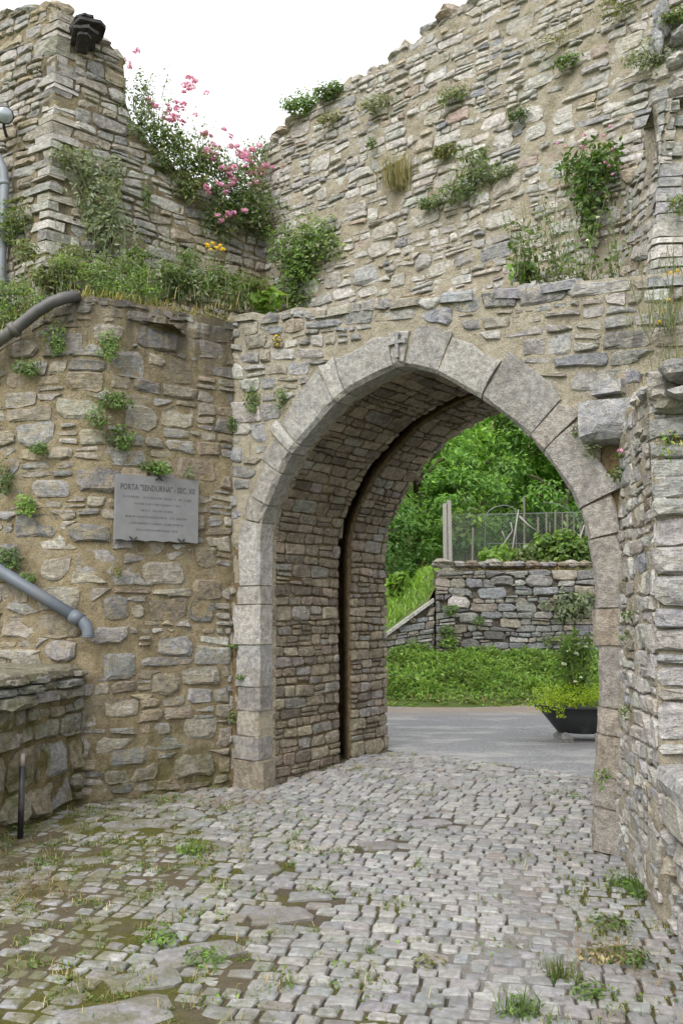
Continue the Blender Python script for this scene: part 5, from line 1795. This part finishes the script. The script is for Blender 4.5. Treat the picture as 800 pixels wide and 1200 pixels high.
# low weeds in the joints: nobody could count these
P, Q = [], []
while len(P) < 15000:
    x, y = RND.uniform(-2.6, 3.0), RND.uniform(3.0, 10.0)
    if walled(x, y):
        continue
    m = moss_amt(x, y)
    dens = 0.03 + 0.7 * m + 0.35 * sst(.05, .35, fbm(x, y, 22.0, 1.6, 3))
    cl = sst(0.0, 0.4, fbm(x, y, 31.0, 5.0, 2) + .05)
    if RND.random() < dens * cl:
        P.append((x, y, ground_z(x, y) + RND.uniform(-.004, .014)))
P = np.array(P)
n = len(P)
A = leaves(P[: n // 2], NP.normal(size=(n // 2, 3)) * .5 + np.array([[0, 0, 1.]]), np.full(n // 2, .026), leaf_tints(n // 2, GRN + OLIVE + BRIGHT), 2.0)
Bq = blades(P[n // 2:], NP.uniform(.02, .06, n - n // 2), np.full(n - n // 2, .004), leaf_tints(n - n // 2, GRN + OLIVE + DRYC), .8)
V, F, T_ = join([A, Bq])
o = link('joint_weeds', fast_mesh('joint_weeds', V, F, T_, M_LEAF))
o['kind'] = 'stuff'
tag(o, 'tiny weeds and grass sprouting in the joints of the cobbles', 'weeds')
# fallen dry leaves and straw by the right wall and the left corner
P = np.array([(lambda p: (p.x + RND.gauss(0, .12), p.y + RND.gauss(0, .14), RND.uniform(.01, .03)))(gnd(*RND.choice([(715, 1118), (725, 1135), (20, 1050), (5, 1035), (60, 1045), (250, 945), (300, 940)]))) for _ in range(420)])
A = blades(P, NP.uniform(.02, .07, 420), np.full(420, .004), leaf_tints(420, [(0.16, .10, .06), (.2, .13, .08), (.11, .075, .045)]), 2.2)
o = link('dead_straw', fast_mesh('dead_straw', *A, M_LEAF))
o['kind'] = 'stuff'
tag(o, 'brown dead straw lying on the cobbles by the walls', 'straw')

# ------------------------------------------------------------------ bank grass
n = 15000
x = NP.uniform(-1.5, 7.5, n)
y = 13.75 + 2.3 * NP.uniform(0, 1, n) ** 0.8
z = np.array([bank_z(a, c) for a, c in zip(x, y)])
hh = NP.uniform(.05, .2, n) * np.array([1 + 0.9 * fbm(a, c, 1.0, 1.9, 2) for a, c in zip(x, y)]).clip(.4, 2) * np.array([0.35 + 0.65 * sst(13.8, 14.5, c) for c in y])
cols = leaf_tints(n, BRIGHT + [(0.085, 0.15, 0.03), (0.14, 0.20, 0.055), (0.16, 0.2, 0.07)], .35)
cols *= np.array([0.95 + 0.55 * fbm(a, c, 5.0, 1.6, 3) for a, c in zip(x, y)])[:, None].clip(.55, 1.6)
dry = np.array([sst(14.5, 13.8, c) * RND.random() > .4 for c in y])
cols[dry] = leaf_tints(int(dry.sum()), DRYC + OLIVE)
A = blades(np.stack([x, y, z], 1), hh, np.full(n, .022), cols, 1.3)
m = 9000
xi = NP.integers(0, n, m)
Bq = leaves(np.stack([x, y, z + hh * .6], 1)[xi], NP.normal(size=(m, 3)) * .5 + np.array([[0, -.3, 1.]]), np.full(m, .075), leaf_tints(m, BRIGHT + [(.15, .21, .06)], .4), 1.7)
o = link('bank_grass', fast_mesh('bank_grass', *join([A, Bq]), M_GRASS))
o['kind'] = 'stuff'
tag(o, 'bright green uncut grass on the bank in front of the garden wall', 'grass')
n = 9000
x = NP.uniform(-3.0, 2.0, n)
y = 16.3 + 5 * NP.uniform(0, 1, n)
z = np.array([hill_z(a, c) for a, c in zip(x, y)])
A = blades(np.stack([x, y, z], 1), NP.uniform(.08, .25, n), np.full(n, .025), leaf_tints(n, BRIGHT), .8)
o = link('hillside_grass', fast_mesh('hillside_grass', *A, M_GRASS))
o['kind'] = 'stuff'
tag(o, 'bright green grass slope rising left of the garden wall', 'grass')

# ------------------------------------------------------------------ garden: plants, fence, posts
for px, py, Y, r, n, cols, lab, sz_ in ((668, 712, 15.85, .42, 620, SAGE, 'grey green bush hanging over the right part of the garden wall', .11), (528, 715, 15.9, .14, 110, GRN, 'green tuft high on the left end of the garden wall', .07), (522, 740, 15.9, .16, 90, GRN, 'green tuft at mid height on the left end of the garden wall', .07), (524, 752, 15.9, .18, 120, BRIGHT, 'bright fern near the foot of the garden wall', .07), (560, 728, 15.9, .12, 60, GRN, 'small green tuft in the middle of the garden wall', .06), (640, 752, 15.85, .14, 80, GRN + OLIVE, 'low tuft at the foot of the garden wall near the planter', .07), (480, 770, 15.8, .4, 260, DEEP + GRN, 'dark weeds at the foot of the ramp wall', .08)):
    b = at_y(px, py, Y)
    plant('garden_wall_plant', lab, 'plant', b, [((0, 0, 0), (r, .2, r * .75), n), ((r * .5, 0, r * .3), (r * .6, .2, r * .5), n // 2)], sz_, cols, out=(0, -.5, 0), stems=4)
VEG = [(580, 655, 16.6, .34, 260, BRIGHT, 'light green leafy vegetable behind the garden wall, leftmost of the bed'), (612, 652, 16.9, .3, 170, SAGE + GRN, 'greyish vegetable beside the light green one behind the garden wall'), (650, 640, 17.0, .55, 520, GRN + BRIGHT, 'big bean patch behind the garden wall under the stakes'), (684, 645, 16.8, .4, 320, GRN, 'green vegetable patch nearest the right jamb'), (545, 610, 18.5, .5, 300, BRIGHT + GRN, 'tall light green bush beside the white post')]
for px, py, Y, r, n, cols, lab in VEG:
    b = at_y(px, py + 12, Y)
    plant('vegetable_plant', lab, 'plant', b, [((0, 0, .1), (r, .35, r * .6), n), ((r * .4, 0, .3), (r * .6, .3, r * .5), n // 2), ((-r * .4, 0, .25), (r * .5, .3, r * .4), n // 2)], .12, cols, aspect=1.7, stems=6, stem_rad=.008)
b = at_y(612, 668, 16.3)
plant('dry_grass', 'heap of brown cut stalks along the top of the garden wall', 'straw', b, [], .05, DRYC, grass=(700, .2, .014, (.62, .08, .03), [(0.2, .13, .08), (.26, .18, .11), (.14, .095, .06)]))
M_WOOD = plain_mat('weathered wood', (0.28, 0.265, 0.24), 0.85, var=0.3, scale=20)
M_WOODD = plain_mat('grey brown wood', (0.15, 0.135, 0.115), 0.9, var=0.3, scale=20)
M_WIRE = plain_mat('galvanised wire', (0.16, 0.165, 0.17), 0.5, metal=0.4, var=0.2)
post = thing('fence_post', 'tall pale weathered double post at the left end of the garden wall', 'post', at_y(521, 686, 16.25))
for dx, zt_, r_ in ((0.0, 0.0, .045), (.085, .06, .05)):
    g = Geo()
    b0, t0 = at_y(521, 690, 16.25) + V3((dx, 0, -.2)), at_y(522, 590, 16.25) + V3((dx, 0, zt_))
    g.box((b0 + t0) / 2, (r_ * 1.4, .06, t0.z - b0.z), 0.1, .006)
    geo_obj('plank', g, M_WOOD, post, loc=(b0 + t0) / 2)
fence = thing('wire_fence', 'rusty wire netting fence with an arched top across the garden', 'fence', at_y(620, 650, 18.2))
YF = 18.2
def FP(px, py, Y=YF):
    return at_y(px, py, Y)
g = Geo()
arch_l = [FP(568, 655), FP(568, 606), FP(572, 599), FP(580, 594), FP(590, 592), FP(600, 594), FP(604, 600), FP(605, 655)]
g.tube(arch_l, .010, 5)
geo_obj('arched_frame', g, M_WIRE, fence)
g = Geo()
g.tube([FP(636, 588), FP(650, 590), FP(664, 596), FP(674, 606), FP(680, 618)], .008, 5)
geo_obj('arched_frame', g, M_WIRE, fence)
g = Geo()
g.tube([FP(560, 603), FP(690, 600)], .012, 4)
g.tube([FP(570, 637), FP(690, 637)], .012, 4)
geo_obj('rail', g, M_WIRE, fence)
g = Geo()
x0, x1, z0, z1 = FP(526, 650).x, FP(705, 650).x, FP(600, 668).z, FP(600, 602).z
sp = 0.075
k = x0 - (z1 - z0)
while k < x1:
    for sg in (1, -1):
        a = V3((k, YF, z0)) if sg == 1 else V3((k, YF + .006, z1))
        e = V3((k + (z1 - z0), YF, z1)) if sg == 1 else V3((k + (z1 - z0), YF + .006, z0))
        d = e - a
        ta, tb = max(0.0, (x0 - a.x) / d.x), min(1.0, (x1 - a.x) / d.x)
        if tb > ta:
            g.tube([a + d * ta, a + d * tb], .0035, 3, caps=False)
    k += sp
geo_obj('wire_netting', g, M_WIRE, fence, stuff=True)
for px, yt, yb, r_ in ((553, 618, 664, .022), (614, 582, 640, .02), (630, 606, 672, .024), (643, 612, 660, .014), (658, 600, 665, .014), (672, 606, 665, .014), (640, 600, 645, .02), (650, 598, 645, .02), (664, 602, 645, .02), (680, 615, 668, .022), (686, 612, 668, .02)):
    g = Geo()
    g.tube([FP(px, yb + 10, 17.9), FP(px + RND.uniform(-1, 1), yt, 17.9)], r_, 6)
    geo_obj('stake', g, M_WOODD, fence, loc=FP(px, yb + 10, 17.9))
for i, (pts, lab) in enumerate(((((598, 660), (602, 630), (607, 597)), 'bare pale leaning stick in front of the netting'), (((608, 605), (618, 615), (628, 622)), 'thin slanting stick under the arched frame'), (((583, 650), (592, 634), (600, 622), (598, 612)), 'forked pale branch stuck in the garden bed'), (((668, 660), (676, 640), (684, 615)), 'slanting bean pole among the vegetables'))):
    g = Geo()
    P_ = [at_y(px, py, 17.6) for px, py in pts]
    g.tube(P_, [.022, .018] + [.012] * (len(P_) - 2), 5, (.4, .36, .3))
    if i == 2:
        g.tube([P_[1], at_y(588, 622, 17.6)], [.014, .008], 5)
    tag(geo_obj('garden_stick', g, M_WOOD, None, True, P_[0]), lab, 'stick')

# ------------------------------------------------------------------ tub planter
M_TUB = plain_mat('dark painted tub', (0.028, 0.033, 0.032), 0.45, var=0.3, bmp=0.1)
TBZ = 0.095
tub_c = V3((2.90, 10.25, TBZ - 0.05))
tub = thing('tub_planter', 'dark half tub planter on small stones at the road edge behind the right jamb', 'planter', tub_c)
g = Geo()
vs, fs = [], []
K = 24
prof_t = [(0.30, 0.13), (0.36, 0.14), (0.50, 0.32), (0.58, 0.42), (0.62, 0.425), (0.62, 0.45), (0.57, 0.45), (0.50, 0.36)]
for r_, z in prof_t:
    for j in range(K):
        an = 2 * math.pi * j / K
        vs.append(tub_c + V3((r_ * 1.02 * math.cos(an), r_ * .55 * math.sin(an), z)))
for i in range(len(prof_t) - 1):
    for j in range(K):
        a, b2 = i * K + j, i * K + (j + 1) % K
        fs.append((a, b2, b2 + K, a + K))
fs.append(tuple(range(K))[::-1])
mesh_obj('tub', vs, fs, M_TUB, tub, (.3, .3, .3), True, tub_c)
g = Geo()
g.add([tub_c + V3((.52 * math.cos(2 * math.pi * j / K), .28 * math.sin(2 * math.pi * j / K), .39)) for j in range(K)], [tuple(range(K))])
geo_obj('soil', g, M_SOIL, tub, loc=tub_c)
for px_, dy in ((-.3, -.14), (-.28, .14), (.28, -.14), (.28, .14)):
    rock('foot_stone', tub_c + V3((px_, dy, .055)), (.09, .07, .085), M_DRY, GREY, tub, rw, 8)
b = tub_c + V3((-.22, -.05, .46))
plant('stonecrop_plant', 'yellow green stonecrop overflowing the left of the dark tub', 'plant', b, [((0, 0, .09), (.44, .3, .17), 1900), ((-.3, -.08, .0), (.2, .2, .09), 420), ((.2, -.1, .1), (.3, .22, .1), 600), ((-.18, -.24, -.06), (.06, .05, .09), 70)], .035, [(0.22, 0.30, 0.02), (0.17, 0.25, 0.02), (0.27, 0.33, 0.03)], up=.9, stems=3)
b = tub_c + V3((-.12, .1, .42))
ol = plant('oleander_plant', 'white flowering oleander with long narrow leaves in the dark tub', 'plant', b, [((0, 0, .34), (.24, .2, .28), 220), ((0.02, 0, .66), (.26, .22, .26), 260)], .18, BRIGHT + GRN, aspect=6, up=.4, stems=8, stem_rad=.008, flowers=[('white', [b + V3((-.1, -.15, .66)), b + V3((-.02, -.18, .62)), b + V3((-.16, -.15, .5)), b + V3((.02, -.2, .35)), b + V3((-.05, -.2, .3)), b + V3((.1, -.15, .7))], .8)])

# ------------------------------------------------------------------ trees
M_BARK = stone_mat('bark', strata=0.2, lichen=0.1, dirt=0.4)
M_TLEAF = leaf_mat('tree leaf', gain=2.7, trans=0.5)
def tree(name, label, base, h, r, n, cols, size=.2, seed=1):
    base = V3(base)
    root = thing(name, label, 'tree', base, 'trees on the slope beyond the garden')
    rr = random.Random(seed)
    g = Geo()
    top = base + V3((rr.uniform(-.3, .3), rr.uniform(-.3, .3), h * .72))
    g.tube([base - V3((0, 0, .3)), base + V3((.05, 0, h * .3)), (base + top) / 2 + V3((.1, .05, .1)), top], [.05 * h * .6, .034 * h * .6, .024 * h * .6, .01 * h], 9, (.16, .13, .10))
    clumps = []
    nc = 34
    for i in range(nc):
        an = i * 2.39996
        f = (i + .5) / nc
        zz = .18 + .8 * f
        rad = r * (math.sin(math.pi * min(.98, .12 + .85 * f)) ** .6) * rr.uniform(.55, 1.0)
        c = base + V3((math.cos(an) * rad, math.sin(an) * rad * .9, zz * h + rr.uniform(-.2, .2)))
        clumps.append((c, r * rr.uniform(.26, .42)))
        if i % 3 == 0:
            st = base + (top - base) * (.3 + .6 * f)
            g.tube([st, (st + c) / 2 + V3((0, 0, .15)), c], [.012 * h, .008 * h, .003 * h], 6, (.16, .13, .10))
    geo_obj('trunk', g, M_BARK, root, True, base)
    parts = []
    for c, cr in clumps:
        k = int(n / nc)
        d = NP.normal(size=(k, 3))
        d /= np.linalg.norm(d, axis=1, keepdims=True)
        rad = NP.uniform(.35, 1.08, k)
        pos = np.array(c) + d * np.array([cr, cr, cr * .72]) * rad[:, None]
        nr = d * .5 + NP.normal(size=(k, 3)) * .45 + np.array([[0, -.15, .7]])
        tb = leaf_tints(k, cols, .2) * rr.uniform(.8, 1.2)
        parts.append(leaves(pos, nr, np.full(k, size), tb, 2.4, .2, 1.2))
    V, F, T_ = join(parts)
    link('crown', fast_mesh('crown', V - np.array(base), F, T_, M_TLEAF), root, base, True)
    return root
TG1 = [(0.065, 0.12, 0.025), (0.09, 0.155, 0.03), (0.05, 0.10, 0.022)]
TG2 = [(0.10, 0.18, 0.03), (0.12, 0.20, 0.04), (0.08, 0.15, 0.028)]
TG3 = [(0.04, 0.08, 0.022), (0.055, 0.10, 0.026), (0.035, 0.065, 0.02)]
for i, (x, y, h, r, n, cols, lab, sz_) in enumerate(((4.6, 24.5, 7.0, 2.4, 9500, TG2 + TG1, 'bright broad crowned tree in the middle of the arch opening', .26), (1.9, 22.0, 5.0, 1.7, 7000, TG1, 'mid green tree at the left of the arch opening', .24), (7.6, 25.0, 7.4, 2.5, 9000, TG2, 'yellow green tree seen at the right side of the arch opening', .26), (5.9, 23.0, 5.2, 1.8, 7000, TG3 + TG1, 'dark drooping tree behind the garden stakes', .24), (2.6, 27.5, 9.0, 3.0, 8000, TG1 + TG2, 'tall tree standing behind the mid green one', .28), (0.6, 20.5, 3.4, 1.3, 4500, TG3, 'dark bushy tree low behind the grass slope', .2), (3.0, 20.6, 2.9, 1.1, 3600, TG3 + TG1, 'short dark tree behind the white post', .2), (10.5, 26.0, 7.5, 2.6, 6000, TG1, 'tree hidden mostly by the right jamb', .28), (-1.8, 24.0, 6.0, 2.3, 5000, TG1 + TG3, 'tree hidden mostly by the vault', .28), (6.5, 30.5, 10.0, 3.4, 6000, TG1, 'tallest tree at the back of the slope', .32))):
    tree('broadleaf_tree', lab, (x, y, hill_z(x, y) - .1), h, r, int(n * 2.0), cols, sz_ * .68, 100 + i)
b = V3((1.15, 17.6, hill_z(1.15, 17.6)))
plant('leafy_weed', 'large leaved plant on the grass slope above the ramp wall', 'plant', b, [((0, 0, .25), (.25, .2, .2), 60), ((0.05, 0, .4), (.2, .2, .15), 40)], .3, BRIGHT, aspect=1.7)

# ------------------------------------------------------------------ pipes
M_PIPE = plain_mat('grey plastic pipe', (0.105, 0.12, 0.14), 0.5, var=0.2, scale=14, bmp=0.05)
M_PIPED = plain_mat('dark drain pipe', (0.075, 0.072, 0.072), 0.5, var=0.35, scale=14, bmp=0.05)
M_ZINC = plain_mat('zinc', (0.19, 0.205, 0.225), 0.55, metal=0.2, var=0.2, scale=14, bmp=0.05)
M_BLACK = plain_mat('black plastic', (0.014, 0.014, 0.015), 0.45, var=0.3, bmp=0.05)
# lower drain pipe along the left face, turning down at the corner
def LF(px, py, off=.1):
    return on_plane(px, py, (-2.16, 7.345, 0), (0.994, -0.11, 0), off)
lowp = thing('drain_pipe', 'blue grey drain pipe slanting down the bastion and bent at its end', 'pipe', LF(60, 705))
e0, e1, e2 = LF(-30, 650), LF(88, 726), LF(110, 748)
g = Geo()
A_, B_ = e0, LF(90, 724)
g.tube([A_, A_ + (B_ - A_) * .5, B_], .052, 14)
geo_obj('pipe', g, M_PIPE, lowp, True, A_)
d_ = (B_ - A_).normalized()
g = Geo()
g.tube([B_ - d_ * .05, B_ + d_ * .05], .058, 14)
geo_obj('collar', g, M_PIPE, lowp, True, B_)
g = Geo()
arc = []
for i in range(9):
    u = i / 8
    dirv = d_.lerp(V3((.05, -.1, -1)).normalized(), u).normalized()
    arc.append((arc[-1] if arc else B_ + d_ * .03) + dirv * .019)
g.tube(arc, .05, 14, caps=False)
g.tube([arc[-1], arc[-1] + V3((0, 0, -.012))], .055, 14)
geo_obj('elbow', g, M_PIPE, lowp, True, B_)
upp = thing('drain_pipe', 'dark drain pipe climbing from the left edge over the bastion corner', 'pipe', LF(40, 375))
g = Geo()
pts = [LF(-40, 432, .12), LF(0, 398, .12), LF(20, 384, .12), LF(45, 364, .12), LF(62, 354, .12), LF(76, 349, .08), LF(92, 347, -.02)]
g.tube(pts, .054, 14)
geo_obj('pipe', g, M_PIPED, upp, True, pts[0])
g = Geo()
g.tube([LF(14, 388, .12), LF(20, 384, .12)], .07, 14)
geo_obj('collar', g, M_PIPED, upp, True, LF(14, 388, .12))
def LT(px, py, off=.1):
    return on_plane(px, py, TC, (0.88, -0.48, 0), off)
dp = thing('downpipe', 'pale zinc downpipe running up the left edge of the tower', 'pipe', LT(5, 350))
g = Geo()
pts = [LT(-6, 440, .12), LT(1, 340, .12), LT(4, 260, .12), LT(6, 215, .12), LT(4, 198, .13), LT(-2, 184, .16), LT(-14, 172, .2)]
g.tube(pts, .045, 14)
geo_obj('pipe', g, M_ZINC, dp, True, pts[0])
for py in (215, 330):
    g = Geo()
    c = LT(5.5 if py < 300 else 1.5, py, .12)
    g.tube([c - V3((0, 0, .025)), c + V3((0, 0, .025))], .052, 14)
    geo_obj('collar', g, M_ZINC, dp, True, c)
lamp_c = LT(6, 135, .2)
lampo = thing('floodlight', 'small round floodlight with a bright metal face at the top left edge', 'lamp', lamp_c)
g = Geo()
ax = V3((0.35, -.75, -.35)).normalized()
g.tube([lamp_c - ax * .12, lamp_c - ax * .1, lamp_c - ax * .02, lamp_c], [.04, .06, .085, .09], 18)
geo_obj('housing', g, M_IRON, lampo, True, lamp_c)
g = Geo()
g.tube([lamp_c + ax * .001, lamp_c + ax * .012], [.08, .076], 18)
geo_obj('face', g, plain_mat('lamp face', (0.33, 0.36, 0.40), .2, metal=.3, var=.1), lampo, True, lamp_c)
g = Geo()
g.tube([lamp_c - ax * .1, lamp_c - ax * .1 - V3((0, 0, .12)), LT(8, 160, 0)], .016, 6)
geo_obj('bracket', g, M_IRON, lampo, True, lamp_c)
# black stub
stub_b = gnd(24, 984)
stub = thing('conduit_stub', 'short black conduit pipe with a bare grey top standing against the platform', 'pipe', stub_b)
g = Geo()
zt_ = 0.50
g.tube([stub_b + V3((0, 0, -.03)), stub_b + V3((-.012, .02, zt_))], .021, 12)
geo_obj('sleeve', g, M_BLACK, stub, True, stub_b)
g = Geo()
g.tube([stub_b + V3((-.012, .02, zt_ - .01)), stub_b + V3((-.014, .022, zt_ + .085))], [.017, .015], 10)
geo_obj('bare_end', g, plain_mat('bare conduit', (.22, .19, .17), .7), stub, True, stub_b)
